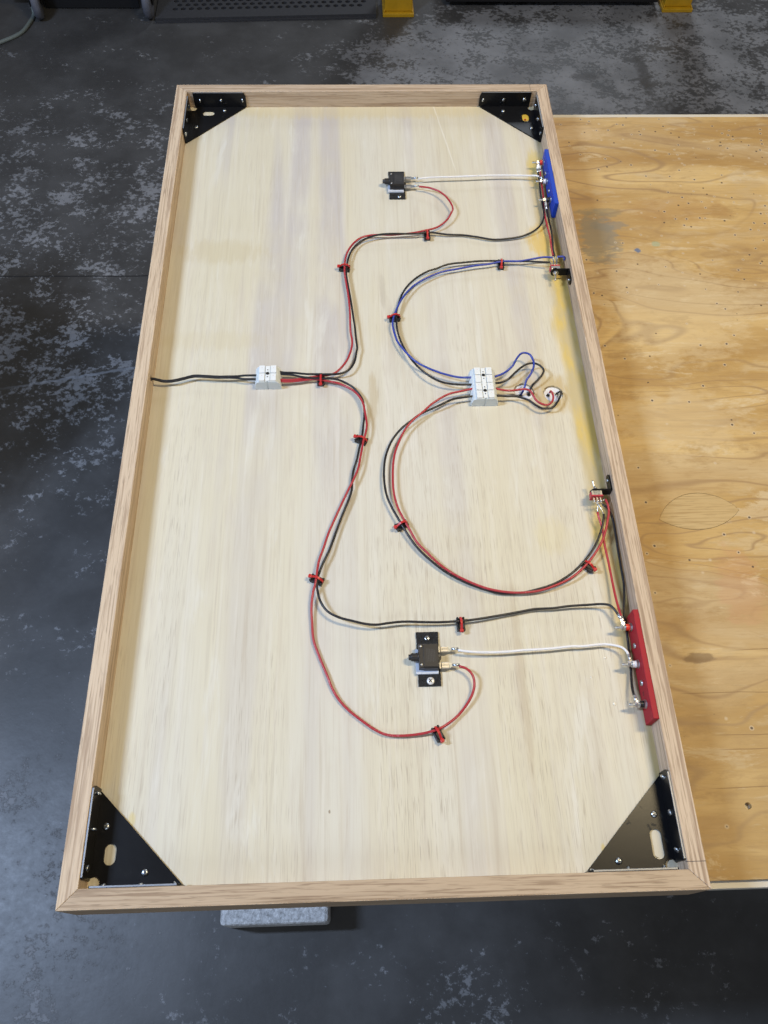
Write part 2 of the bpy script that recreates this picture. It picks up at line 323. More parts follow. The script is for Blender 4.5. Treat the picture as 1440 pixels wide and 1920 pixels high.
# ------------------------------------------------------------------ mesh helpers (coordinates in millimetres)
ORG = {}
class MB:
    def __init__(s): s.bm = bmesh.new(); s.mats = []
    def _m(s, faces, mat):
        if mat not in s.mats: s.mats.append(mat)
        i = s.mats.index(mat)
        for f in faces: f.material_index = i
    def box(s, x0, x1, y0, y1, z0, z1, mat, bev=0.0, mtx=None):
        r = bmesh.ops.create_cube(s.bm, size=1.0)
        vs = r['verts']
        for v in vs: v.co = Vector(((x0 + x1) / 2 + v.co.x * (x1 - x0), (y0 + y1) / 2 + v.co.y * (y1 - y0), (z0 + z1) / 2 + v.co.z * (z1 - z0)))
        fs = list({f for v in vs for f in v.link_faces})
        if bev:
            es = list({e for v in vs for e in v.link_edges})
            rb = bmesh.ops.bevel(s.bm, geom=es, offset=bev, segments=2, affect='EDGES', profile=0.5)
            fs = [f for f in fs if f.is_valid] + rb['faces']
            vs = list({v for f in fs for v in f.verts})
        s._m(fs, mat)
        if mtx is not None: bmesh.ops.transform(s.bm, matrix=mtx, verts=vs)
        return s
    def prism(s, pts, a, b, mat, axis='z', bev=0.0):    # outline extruded along an axis
        def P(p, t): return {'z': (p[0], p[1], t), 'y': (p[0], t, p[1]), 'x': (t, p[0], p[1])}[axis]
        v0 = [s.bm.verts.new(P(p, a)) for p in pts]; v1 = [s.bm.verts.new(P(p, b)) for p in pts]
        n = len(pts); fs = [s.bm.faces.new(v0[::-1]), s.bm.faces.new(v1)]
        for i in range(n): fs.append(s.bm.faces.new((v0[i], v0[(i + 1) % n], v1[(i + 1) % n], v1[i])))
        bmesh.ops.recalc_face_normals(s.bm, faces=fs)
        if bev:
            es = list({e for f in fs for e in f.edges})
            rb = bmesh.ops.bevel(s.bm, geom=es, offset=bev, segments=2, affect='EDGES', profile=0.5)
            fs = [f for f in fs if f.is_valid] + rb['faces']
        s._m(fs, mat); return s
    def lathe(s, prof, mat, c=(0, 0, 0), d=(0, 0, 1), n=16, smooth=True):  # profile of (radius, height) about direction d
        q = Vector((0, 0, 1)).rotation_difference(Vector(d).normalized()).to_matrix(); c = Vector(c)
        rings = []
        for r, h in prof:
            if r < 1e-6: rings.append([s.bm.verts.new(c + q @ Vector((0, 0, h)))])
            else: rings.append([s.bm.verts.new(c + q @ Vector((r * math.cos(2 * math.pi * i / n), r * math.sin(2 * math.pi * i / n), h))) for i in range(n)])
        fs = []
        for A, B in zip(rings, rings[1:]):
            for i in range(n):
                j = (i + 1) % n
                if len(A) == 1 and len(B) == 1: continue
                if len(A) == 1: fs.append(s.bm.faces.new((A[0], B[j], B[i])))
                elif len(B) == 1: fs.append(s.bm.faces.new((A[i], A[j], B[0])))
                else: fs.append(s.bm.faces.new((A[i], A[j], B[j], B[i])))
        if len(rings[0]) > 1: fs.append(s.bm.faces.new(rings[0][::-1]))
        if len(rings[-1]) > 1: fs.append(s.bm.faces.new(rings[-1]))
        bmesh.ops.recalc_face_normals(s.bm, faces=fs)
        if smooth:
            for f in fs: f.smooth = len(f.verts) <= 4
        s._m(fs, mat); return s
    def cyl(s, r, h, mat, c=(0, 0, 0), d=(0, 0, 1), n=16, ch=0.0, smooth=True):
        ch = min(ch, r * 0.4, h * 0.4)
        return s.lathe([(r - ch, 0), (r, ch), (r, h - ch), (r - ch, h)] if ch else [(r, 0), (r, h)], mat, c, d, n, smooth)
    def tube(s, pts, r, mat, n=8, flat=None):
        P = [Vector(p) for p in pts]; rings = []; up = None
        for i, p in enumerate(P):
            t = (P[min(i + 1, len(P) - 1)] - P[max(i - 1, 0)]).normalized()
            if up is None:
                up = t.cross(Vector((0, 0, 1)));  up = up if up.length > 1e-3 else t.cross(Vector((0, 1, 0)))
            a = (up - t * up.dot(t)).normalized(); up = a; b = t.cross(a)
            ra, rb = flat if flat else (r, r)
            k = [(math.cos(2 * math.pi * j / n), math.sin(2 * math.pi * j / n)) for j in range(n)] if not flat else [(1, 1), (-1, 1), (-1, -1), (1, -1)]
            rings.append([s.bm.verts.new(p + a * (ra * u) + b * (rb * v)) for u, v in k])
        fs = []; n = len(rings[0])
        for A, B in zip(rings, rings[1:]):
            for i in range(n): fs.append(s.bm.faces.new((A[i], A[(i + 1) % n], B[(i + 1) % n], B[i])))
        caps = [s.bm.faces.new(rings[0][::-1]), s.bm.faces.new(rings[-1])]
        bmesh.ops.recalc_face_normals(s.bm, faces=fs + caps)
        if not flat:
            for f in fs: f.smooth = True
        s._m(fs + caps, mat); return s
    def mesh(s, name, org=(0, 0, 0)):
        o = Vector(org)
        for v in s.bm.verts: v.co = (v.co - o) * 0.001
        me = bpy.data.meshes.new(name); s.bm.to_mesh(me); s.bm.free()
        for k in s.mats: me.materials.append(M[k])
        return me
    def obj(s, name, parent=None, loc=None):
        """link as one object; coordinates are in the parent's own frame (parents made by thing() sit at ORG)"""
        org = ORG.get(parent.name, (0, 0, 0)) if parent else (loc or (0, 0, 0))
        me = s.mesh(name, org)
        o = bpy.data.objects.new(name, me); COL.objects.link(o)
        if parent: o.parent = parent; ORG[o.name] = org
        else: o.location = Vector(org) * 0.001; ORG[o.name] = tuple(org)
        return o
def tag(o, label=None, cat=None, group=None, kind=None):
    if label: o['label'] = label
    if cat: o['category'] = cat
    if group: o['group'] = group
    if kind: o['kind'] = kind
    return o
def thing(name, label, cat, loc, group=None, local=False, rot=(0, 0, 0)):
    o = bpy.data.objects.new(name, None); COL.objects.link(o); o.empty_display_size = 0.01
    o.location = Vector(loc) * 0.001; o.rotation_euler = rot
    ORG[o.name] = (0, 0, 0) if local else tuple(loc)
    return tag(o, label, cat, group)
def inst(me, name, parent, loc, rot=(0, 0, 0), label=None):     # another object on the same mesh
    o = bpy.data.objects.new(name, me); COL.objects.link(o); o.parent = parent
    org = Vector(ORG.get(parent.name, (0, 0, 0))); o.location = (Vector(loc) - org) * 0.001; o.rotation_euler = rot
    if label: o['label'] = label
    return o
def dup(root, loc, rot=(0, 0, 0), label=None):
    r = root.copy(); COL.objects.link(r); r.location = Vector(loc) * 0.001; r.rotation_euler = rot
    if label: r['label'] = label
    for ch in list(root.children):
        c = ch.copy(); COL.objects.link(c); c.parent = r
        for g in list(ch.children):
            d = g.copy(); COL.objects.link(d); d.parent = c
    return r
def sheet(outer, holes, z0, z1, mats, name, parent=None):       # flat sheet with real openings, from a filled outline
    cu = bpy.data.curves.new(name, 'CURVE'); cu.dimensions = '2D'; cu.fill_mode = 'BOTH'; cu.extrude = (z1 - z0) / 2000.0
    for pts in [outer] + holes:
        sp = cu.splines.new('POLY'); sp.points.add(len(pts) - 1); sp.use_cyclic_u = True
        for p, q in zip(sp.points, pts): p.co = (q[0] * 0.001, q[1] * 0.001, 0, 1)
    tmp = bpy.data.objects.new(name, cu); COL.objects.link(tmp)
    dg = bpy.context.evaluated_depsgraph_get(); me = bpy.data.meshes.new_from_object(tmp.evaluated_get(dg))
    bpy.data.objects.remove(tmp); bpy.data.curves.remove(cu)
    for v in me.vertices: v.co.z += (z0 + z1) / 2000.0
    me.name = name; me.materials.clear()
    for k in mats: me.materials.append(M[k])
    for p in me.polygons: p.use_smooth = False; p.material_index = 0 if abs(p.normal.z) > 0.5 or len(mats) == 1 else 1
    o = bpy.data.objects.new(name, me); COL.objects.link(o)
    if parent: o.parent = parent
    return o
def circ(cx, cy, r, n=20): return [(cx + r * math.cos(2 * math.pi * i / n), cy + r * math.sin(2 * math.pi * i / n)) for i in range(n)]
def smoothpath(pts, step=3.0):                                  # centripetal Catmull-Rom through the points
    P = [Vector(p) for p in pts]; P = [P[0] * 2 - P[1]] + P + [P[-1] * 2 - P[-2]]; out = []
    for i in range(1, len(P) - 2):
        p0, p1, p2, p3 = P[i - 1:i + 3]
        t0 = 0; t1 = t0 + max((p1 - p0).length, 1e-4) ** .5; t2 = t1 + max((p2 - p1).length, 1e-4) ** .5; t3 = t2 + max((p3 - p2).length, 1e-4) ** .5
        n = max(2, int((p2 - p1).length / step))
        for k in range(n):
            t = t1 + (t2 - t1) * k / n
            a1 = p0 * ((t1 - t) / (t1 - t0)) + p1 * ((t - t0) / (t1 - t0)); a2 = p1 * ((t2 - t) / (t2 - t1)) + p2 * ((t - t1) / (t2 - t1)); a3 = p2 * ((t3 - t) / (t3 - t2)) + p3 * ((t - t2) / (t3 - t2))
            b1 = a1 * ((t2 - t) / (t2 - t0)) + a2 * ((t - t0) / (t2 - t0)); b2 = a2 * ((t3 - t) / (t3 - t1)) + a3 * ((t - t1) / (t3 - t1))
            out.append(b1 * ((t2 - t) / (t2 - t1)) + b2 * ((t - t1) / (t2 - t1)))
    out.append(P[-2]); return out

ZF = -870.0           # workshop floor
ZB = -63.5            # bench top = underside of the box
ZP = -28.0            # upper face of the recessed panel
# ------------------------------------------------------------------ setting
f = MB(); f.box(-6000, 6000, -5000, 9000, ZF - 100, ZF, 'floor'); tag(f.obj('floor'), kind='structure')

# ------------------------------------------------------------------ work bench under the box
bench = thing('work_bench', 'worn plywood work bench with a boat shaped patch, under the right of the box', 'bench', (600, 620, ZB))
def off(pts): return [(x - 600, y - 620) for x, y in pts]
lens = [(359.3, 429.1)]
def arc3(a, b, c, n=14):
    # circle through three points, sampled from a to c by way of b
    ax, ay = a; bx, by = b; cx, cy = c
    d = 2 * (ax * (by - cy) + bx * (cy - ay) + cx * (ay - by))
    ux = ((ax * ax + ay * ay) * (by - cy) + (bx * bx + by * by) * (cy - ay) + (cx * cx + cy * cy) * (ay - by)) / d
    uy = ((ax * ax + ay * ay) * (cx - bx) + (bx * bx + by * by) * (ax - cx) + (cx * cx + cy * cy) * (bx - ax)) / d
    r = math.hypot(ax - ux, ay - uy); t = [math.atan2(p[1] - uy, p[0] - ux) for p in (a, b, c)]
    def norm(x, ref): 
        while x < ref: x += 2 * math.pi
        return x
    if norm(t[1], t[0]) < norm(t[2], t[0]): e = norm(t[2], t[0])
    else: e = norm(t[2], t[0]) - 2 * math.pi
    return [(ux + r * math.cos(t[0] + (e - t[0]) * i / n), uy + r * math.sin(t[0] + (e - t[0]) * i / n)) for i in range(n + 1)]
A, B = (359.5, 429.0), (465.0, 441.0)
lens = arc3(A, (416, 467), B) + arc3(B, (402, 413.5), A)[1:-1]
lc = (412, 438)
lens_in = [(lc[0] + (x - lc[0]) * 0.993, lc[1] + (y - lc[1]) * 0.978) for x, y in lens]
top = sheet([(-140, 12), (1900, 12), (1900, 1222.5), (-140, 1222.5)], [circ(386.8, 83.1, 3.7, 16), lens], ZB - 6, ZB, ['bench'], 'bench_top')
top.parent = bench; top.location = Vector((-600, -620, -ZB)) * 0.001
pt = sheet(lens_in, [], -5.6, 0.1, ['patch'], 'patch', bench); pt.location = Vector((-600, -620, 0)) * 0.001
b = MB(); b.box(-135, 1895, 4.6, 1239.0, ZB - 24.2, ZB - 6.2, 'whiteboard', 0.8); b.obj('under_board', bench)
for x in (60, 1760):
    for y in (180, 1080):
        b = MB(); b.box(x - 45, x + 45, y - 45, y + 45, ZF, ZB - 114.4, 'timber', 3); b.obj('leg', bench)
for y in (180, 1080):
    b = MB(); b.box(-120, 1880, y - 19, y + 19, ZB - 114.2, ZB - 24.4, 'timber', 2); b.obj('cross_rail', bench)

# ------------------------------------------------------------------ the oak box with its recessed panel
box = thing('shadow_box', 'shallow red oak box frame lying face down with pale plywood panel inside', 'wooden box', (0, 609.6, ZB))
def off2(o): o.location = Vector((0, -0.6096, -ZB * 0.001))
HX, LY, RW = 305.0, 1219.2, 18.1
dk = circ(201.8, 606, 13.6, 28); dk2 = circ(240.2, 602, 13.4, 28)
def rough_edge(pts, cx, cy): return [(cx + (x - cx) * (1 + random.uniform(-.05, .05)), cy + (y - cy) * (1 + random.uniform(-.05, .05))) for x, y in pts]
pn = sheet([(-HX + RW - 4, RW - 4), (HX - RW + 4, RW - 4), (HX - RW + 4, LY - RW + 4), (-HX + RW - 4, LY - RW + 4)],
           [rough_edge(dk, 201.8, 606), rough_edge(dk2, 240.2, 602)], ZP - 6.0, ZP, ['panel'], 'panel', box); off2(pn)
def rail(name_mat, length, loc, rz, hole=None):
    b = MB(); g = 0.12; h = length / 2
    b.prism([(-h + g, 0), (h - g, 0), (h - RW - g, RW), (-h + RW + g, RW)], 0, 63.5, name_mat, 'z', 0.55)
    me = b.mesh('rail'); o = bpy.data.objects.new('rail', me); COL.objects.link(o)
    if hole:
        c = MB(); c.cyl(4.2, 60, name_mat, (hole, -20, 49.5), (0, 1, 0), 16); cm = c.mesh('cutter'); k = bpy.data.objects.new('cutter', cm); COL.objects.link(k)
        md = o.modifiers.new('bore', 'BOOLEAN'); md.operation = 'DIFFERENCE'; md.object = k; md.solver = 'EXACT'
        dg = bpy.context.evaluated_depsgraph_get(); nm = bpy.data.meshes.new_from_object(o.evaluated_get(dg)); o.modifiers.clear(); o.data = nm
        nm.name = 'rail'; bpy.data.objects.remove(k)
    o.parent = box; o.location = (Vector(loc) - Vector((0, 609.6, ZB))) * 0.001; o.rotation_euler = (0, 0, rz); return o
rail('oak4', 2 * HX, (0, 0, ZB), 0)
rail('oak3', LY, (HX, LY / 2, ZB), R(90))
rail('oak1', 2 * HX, (0, LY, ZB), R(180))
rail('oak2', LY, (-HX, LY / 2, ZB), R(-90), hole=(609.6 - 624.5))
for q in ((285.2, 304.6, 24.6, 25.2, -0.3, 0.06), (276.0, 276.5, 1201.6, 1218.7, -0.3, 0.06), (276.0, 276.5, 1200.95, 1201.2, -24, -1)):
    b = MB(); b.box(*q, 'pencil'); b.obj('pencil_mark', box)   # pencil lines left on the right rail and the far rail

def drip(x, y, r):
    b = MB(); b.lathe([(r, 0), (r * .8, .5), (0, .8)], 'wax', (x, y, ZP), (0, 0, 1), 10); return b.obj('glue_drip', box)
for q in ((250, 237.5, 1.3), (251.5, 186, 1.9), (231, 216, 1.1)): drip(*q)

# ------------------------------------------------------------------ shared screw heads
def screw_mesh(mat, r=3.3):
    b = MB(); b.lathe([(r, -0.6), (r, 0.5), (r * .86, 1.2), (r * .55, 1.6), (0, 1.7)], mat, n=14)
    for a in (0, 90):
        m4 = Matrix.Rotation(R(a + 20), 4, 'Z'); b.box(-r * .58, r * .58, -r * .13, r * .13, 1.2, 1.78, 'cross', mtx=m4)
    return b.mesh('screw')
SCREW = screw_mesh('zinc'); BRIGHT = screw_mesh('bright', 4.3); SMALL = screw_mesh('zinc', 2.3)

# ------------------------------------------------------------------ corner brackets
def bracket(label, loc, rz, group, slot_along_u, mats_extra=None):
    t = thing('corner_bracket', label, 'bracket', loc, group, local=True, rot=(0, 0, rz))
    arc = [(6 + 5.9 * math.cos(R(a)), 6.5 + 5.9 * math.sin(R(a))) for a in range(-65, 156, 15)]
    out = [(91.5, 0.4)] + [(91.5, 2.4), (2.4, 91.5), (0.4, 91.5)] + arc[::-1]
    if slot_along_u: sl = [(29 + 5.0 * math.cos(R(a)), 17 + 5.8 * math.sin(R(a))) for a in range(-90, 91, 18)]; sl = [(x + 6, y) for x, y in sl] + [(46 - x, 34 - y) for x, y in sl]
    else: sl = [(18.4 + 5.8 * math.cos(R(a)), 36 + 5.8 * math.sin(R(a))) for a in range(0, 181, 18)] + [(18.4 - 5.8 * math.cos(R(a)), 28 - 5.8 * math.sin(R(a))) for a in range(0, 181, 18)]
    p = sheet(out, [sl], 0.0, 2.0, ['steel', 'steel'], 'base_plate', t)
    def flange(flip):
        pts = [(9, 2.0), (94, 2.0), (94, 20), (91, 27), (9.5, 27), (8.5, 26)]
        b = MB(); b.prism(pts, 0.3, 2.3, 'steel', 'y', 0.35)
        for fc in b.bm.faces:
            if fc.normal.z > 0.9 and fc.calc_area() > 20:
                b._m([fc], 'edge')
        me = b.mesh('flange'); o = bpy.data.objects.new('flange', me); COL.objects.link(o); o.parent = t
        if flip: o.matrix_local = Matrix(((0, 1, 0, 0), (1, 0, 0, 0), (0, 0, 1, 0), (0, 0, 0, 1)))
    flange(False); flange(True)
    for u in (18.8, 53.5, 87.5):
        inst(SCREW, 'screw', t, (u, 2.6, 14), (R(-90), 0, random.random() * 3)); inst(SCREW, 'screw', t, (2.6, u, 14), (0, R(90), random.random() * 3))
    for u, v in ((11.5, 58), (54, 14.8)): inst(SCREW, 'screw', t, (u, v, 2.2), (0, 0, random.random() * 3))
    return t
G = 'steel corner brackets in the four corners of the box'
XI, YI = HX - RW, RW
bl = bracket('black triangular steel bracket screwed in the near left corner of the box', (-XI, YI, ZP), 0, G, False)
# mirrored corners are the same stamping turned by a quarter
br = bracket('black steel bracket with scuffs and marker marks in the near right corner of the box', (XI, YI, ZP), R(90), G, True)
tr = bracket('black steel bracket with yellow glue showing in its slot, far right corner near blue bar', (XI, LY - RW, ZP), R(180), G, False)
tl = bracket('black triangular steel bracket in the far left corner of the box', (-XI, LY - RW, ZP), R(270), G, False)
b = MB()                                                       # marker scribbles on the near right bracket (in its own frame)
for (u, v, w, h, a) in ((9, 62, 5, .6, 60), (11.5, 63.5, 4.5, .6, -30), (9.8, 65.5, 4, .6, 10), (10.5, 61, 2.2, .8, 80), (47, 41, 4.5, .8, 30), (46, 43, 3, 1.4, 120),
                        (61, 27, 3, .6, 45), (42, 22, 6, 2.2, 20), (44, 17, 5, 2.4, 70), (36, 9, 8, 1.2, 10), (30, 7.5, 6, 2.2, 30), (12, 22, 5, .6, 100), (14, 20, 3, .6, 60)):
    b.box(-w / 2, w / 2, -h / 2, h / 2, 2.0, 2.06, 'scuff', mtx=Matrix.Translation((u, v, 0)) @ Matrix.Rotation(R(a), 4, 'Z'))
me = b.mesh('marker_mark'); o = bpy.data.objects.new('marker_mark', me); COL.objects.link(o); o.parent = br; o['kind'] = 'stuff'
b = MB(); b.lathe([(10, 0), (8, .8), (0, 1.2)], 'wax', (0, 0, 0), n=14); b.mats = ['wax']
me = b.mesh('glue_lump'); o = bpy.data.objects.new('glue_lump', me); o.data.materials.clear(); o.data.materials.append(plain('yellow_glue', (0.62, 0.42, 0.06), 0.4)); COL.objects.link(o); o.parent = box
o.location = (Vector((267.2, 1172, ZP)) - Vector((0, 609.6, ZB))) * 0.001
b = MB(); b.cyl(1.6, 1.2, 'tie', (267.4, 1164.5, ZP + 0.9), n=10); b.obj('red_speck', box)

# ------------------------------------------------------------------ terminal blocks
def terminal_block(label, x0, y0, n, wide, pitch, group):
    t = thing('terminal_block', label, 'connector', (x0 + wide / 2, y0 + n * pitch / 2, ZP), group)
    Wd = wide; D = n * pitch; mid = Wd / 2; b = MB()
    L = [(0, 0), (mid - 0.9, 0), (mid - 0.9, 15.6), (6.2, 15.6), (3.6, 14.2), (1.6, 11.6), (0.5, 8.2), (0, 5)]
    b.prism([(x0 + x, ZP + z) for x, z in L], y0, y0 + D, 'wplastic2', 'y', 0.25)
    b.prism([(x0 + Wd - x, ZP + z) for x, z in L], y0, y0 + D, 'wplastic2', 'y', 0.25)
    b.box(x0 + mid - .9, x0 + mid + .9, y0 + 1.2, y0 + D - .3, ZP, ZP + 15.0, 'wplastic2'); b.obj('housing', t)
    b = MB(); b.box(x0 + mid - 2.9, x0 + mid + 2.9, y0 + .9, y0 + D - .6, ZP + 15.4, ZP + 17.2, 'wplastic', .3); b.obj('centre_strip', t)
    for k in range(n):
        ya = y0 + k * pitch + .6; yb = ya + pitch - .9
        for s in (0, 1):
            xa = x0 + 5.9 if s == 0 else x0 + mid + 3.6; xb = xa + (mid - 3.6 - 5.9)
            b = MB(); b.box(xa, xb, ya, yb, ZP + 15.3, ZP + 18.2, 'wplastic', .45)
            b.box(xa + 1.2, xb - 1.2, (ya + yb) / 2 - .25, (ya + yb) / 2 + .05, ZP + 18.0, ZP + 18.26, 'wplastic2'); rb = b.obj('release_button', t)
            b = MB(); cx = (xa + xb) / 2
            b.box(cx - .5, cx + .7, ya + pitch * .60, ya + pitch * .63, ZP + 18.1, ZP + 18.25, 'pin'); b.box(cx - .4, cx + .0, ya + pitch * .63, ya + pitch * .68, ZP + 18.1, ZP + 18.25, 'pin'); b.obj('marking', rb)
            for yy in (0.30, 0.70):                           # wire entries in the sloping sides
                ex = x0 + 2.3 if s == 0 else x0 + Wd - 2.3
                b = MB(); b.lathe([(1.9, 0), (1.9, .5), (1.5, .52), (1.5, .1)], 'wplastic', (ex, ya + pitch * yy, ZP + 11.6), (-.8 if s == 0 else .8, 0, .55), 12)
                b.lathe([(1.45, 0), (1.45, .3)], 'hole', (ex, ya + pitch * yy, ZP + 11.7), (-.8 if s == 0 else .8, 0, .55), 12); b.obj('wire_entry', t)
    mx = x0 + mid
    holes = [(n // 2 * pitch if n == 2 else pitch, 2.5)] + ([(3 * pitch, 2.5)] if n == 4 else []) + [(pitch * (k + .5) + (.8 if k % 2 == 0 else -.8) , .9) for k in range(n)]
    for hy, r in holes:
        b = MB(); b.lathe([(r + .5, 0), (r + .5, .35), (r, .38), (r, .05)], 'wplastic', (mx, y0 + hy, ZP + 17.1), n=16)
        b.lathe([(r, 0), (r, .12)], 'hole', (mx, y0 + hy, ZP + 17.15), n=16); b.obj('screw_hole', t)
    return t
G = 'white push-in terminal blocks'
terminal_block('small white terminal block with two poles joining the black supply wires', -152.8, 615.2, 2, 34.4, 12.9, G)
terminal_block('larger white four pole terminal block beside the two bored holes', 129.4, 583.2, 4, 34.9, 12.5, G)

# ------------------------------------------------------------------ back of the two lamps in the bored holes
def lamp_back(label, cx, cy, r, pins, ang):
    t = thing('indicator_lamp', label, 'lamp', (cx, cy, ZP - 6), 'indicator lamp backs in the bored holes')
    b = MB(); b.lathe([(r, -9), (r, -3.2), (r - .8, -2.6), (r - 2.5, -2.4), (r - 3, -2.9), (0, -2.9)], 'disc', (cx, cy, ZP), n=32); b.obj('housing', t)
    b = MB(); b.tube([(cx + 9.6 * math.cos(R(a)), cy + 9.6 * math.sin(R(a)), ZP - 2.5) for a in range(ang, ang + 150, 12)], .5, 'disc', 6); b.obj('moulded_rim', t)
    for px, py in pins:
        b = MB(); b.lathe([(2.1, -3.0), (2.1, -1.6), (1.5, -1.4), (0, -1.4)], 'zinc' if px > 244 else 'hole', (px, py, ZP), n=12); b.obj('terminal_pin', t)
    return t
lamp_back('white lamp back in the left bored hole with blue and black wires', 201.8, 606, 13.2, [(197.3, 601.6), (208, 602)], 20)
lamp_back('white lamp back in the right bored hole by the rail with red wire', 240.2, 602, 13.0, [(233.5, 600.8), (245.0, 601.6)], 200)

# ------------------------------------------------------------------ circuit breakers
def breaker(label, group):
    t = thing('circuit_breaker', label, 'breaker', (53.5, 240.5, ZP), group)
    ox, oy = 53.5, 240.5
    b = MB(); n = 9
    for i in range(n):                                         # the strap sags slightly between its two screws
        ya, yb = 210 + 62 * i / n, 210 + 62 * (i + 1) / n
        b.box(41.4 + .25 * math.sin(i * 2.1), 65.9 + .25 * math.sin(i * 1.7), ya, yb, ZP + .3, ZP + 2.0 + .25 * math.sin(i * 1.3), 'strap')
    st = b.obj('mounting_strap', t)
    inst(BRIGHT, 'screw', st, (54.6, 215.6, ZP + 2.1), (0, 0, .35)); inst(SCREW, 'screw', st, (53.5, 264.2, ZP + 2.1), (0, 0, .1))
    b = MB(); b.box(39.2, 63.8, 222.8, 251.0, ZP + 1.8, ZP + 4.6, 'gasket', .3); b.obj('foam_pad', t)
    b = MB(); b.box(42.4, 64.2, 227.0, 254.0, ZP + 4.4, ZP + 14.0, 'bplastic', .5); b.box(47.6, 63.6, 227.6, 253.4, ZP + 13.8, ZP + 14.7, 'bplastic', .3)
    b.box(47.4, 64.5, 226.4, 229, ZP + 4.6, ZP + 12.6, 'bplastic', .3); bd = b.obj('housing', t)
    b = MB()
    for r in range(6):
        x = 50.6 + r * 1.75; y = 233 + (r % 2)
        while y < 247:
            w = random.uniform(.7, 2.2); b.box(x, x + .7, y, y + w, ZP + 14.6, ZP + 14.74, 'print'); y += w + random.uniform(.35, .9)
    b.obj('printed_rating', bd)
    for y in (230.2, 251.0):
        b = MB(); b.lathe([(1.5, 0), (1.4, .6), (.7, 1.0), (0, 1.1)], 'silver', (45.0, y, ZP + 14), n=12); b.obj('rivet', bd)
    b = MB(); b.lathe([(5.6, 0), (5.6, 1.0), (4.7, 1.1)] + [(4.7 if k % 2 else 4.35, 1.2 + k * .55) for k in range(13)] + [(4.2, 8.6), (3.2, 8.7), (3.2, 10.8), (2.9, 11.2), (0, 11.2)], 'bplastic', (42.6, 240.4, ZP + 9.2), (-1, 0, 0), 20); b.obj('reset_button', t)
    for y in (249.2, 230.9):
        b = MB(); b.box(63.8, 68.5, y - 3.2, y + 3.2, ZP + 6.6, ZP + 7.4, 'silver'); b.box(66.5, 75.5, y - 3.4, y + 3.4, ZP + 6.0, ZP + 8.6, 'silver', .7)
        b.box(67.3, 74.5, y - .25, y + .25, ZP + 8.5, ZP + 8.75, 'cross')
        b.prism([(75.4, y - 3.2), (79.5, y - 1.3), (79.5, y + 1.3), (75.4, y + 3.2)], ZP + 6.6, ZP + 7.8, 'zinc'); b.cyl(1.5, 7.6, 'zinc', (79.2, y, ZP + 7.6), (1, 0, 0.08), 10); b.obj('spade_connector', t)
    b = MB(); b.lathe([(1.9, 0), (1.9, .6), (1.2, 1.1), (0, 1.2)], 'silver', (64.4, 242.5, ZP + 7.6), (1, 0, 0.3), 12); b.cyl(3.0, 3.5, 'bplastic', (64.6, 240.6, ZP + 2.0), n=14); b.obj('rivet', bd)
    return t
G = 'black push-button circuit breakers'
cb = breaker('black push-button breaker at the near end, wired in line with the red bar', G)
c2 = dup(cb, (53.5 - 5.0, 240.5 + 766.0, ZP), label='black push-button breaker at the far end, wired in line with the blue bar')
for ch in c2.children:
    for g in ch.children:
        if g.data == BRIGHT: g.data = SCREW; g.location.x += 0.002; g.location.y -= 0.001

# ------------------------------------------------------------------ terminal bars with binding posts
def bar(label, cat_mat, y0, y1, posts, screws, ztop, zbot, mark):
    t = thing('terminal_bar', label, 'terminal strip', (284, (y0 + y1) / 2, -14), 'coloured terminal bars on the right rail')
    b = MB(); b.box(280.6, 286.8, y0, y1, zbot, ztop, cat_mat, .7); bb = b.obj('bar', t)
    for y in screws: inst(SCREW, 'screw', t, (280.4, y, -13.5), (0, R(-90), 0))
    for y, c in posts:
        b = MB(); b.cyl(4.8, .8, 'zinc', (280.7, y, -14), (-1, 0, 0), 18); b.cyl(4.6, 1.6, 'silver', (279.8, y, -14), (-1, 0, 0), 6, smooth=False)
        b.cyl(1.6, 17.5, 'silver', (280, y, -14), (-1, 0, 0), 12, .3); p = b.obj('binding_post', t)
        b = MB(); b.lathe([(3.9, 0), (3.9, 1.2), (3.4, 1.5), (3.7, 2.1), (3.4, 2.7), (3.7, 3.3), (3.4, 4.2), (2.2, 4.3)], c, (278.2, y, -14), (-1, 0, 0), 16); b.obj('sleeve', p)
        b = MB(); b.lathe([(3.6, 0), (3.6, .5)], 'zinc', (273.8, y, -14), (-1, 0, 0), 16); b.cyl(3.5, 2.6, 'silver', (271.6, y, -14), (-1, 0, 0), 6, smooth=False); b.obj('nut', p)
    return t
bar('blue plastic terminal bar on the right rail at the far end with three binding posts', 'bbar', 932.5, 1055.0,
    ((1042.0, 'rsleeve'), (998.5, 'white'), (957.0, 'ksleeve')), (1016.0, 976.0), 0.6, -27.0, False)
rb = bar('red painted terminal bar on the right rail at the near end with three binding posts', 'rbar', 161.5, 283.0,
    ((267.6, 'rsleeve'), (225.0, 'white'), (181.0, 'ksleeve')), (245.5, 203.5), 0.6, -27.0, True)
b = MB()
for dy, w in ((0, 1.2), (1.6, .8), (3.2, 1.6)): b.box(280.52, 280.62, 190.5 + dy, 191.3 + dy, -16 - w, -15 + w, 'scuff')
b.obj('black_mark', rb)

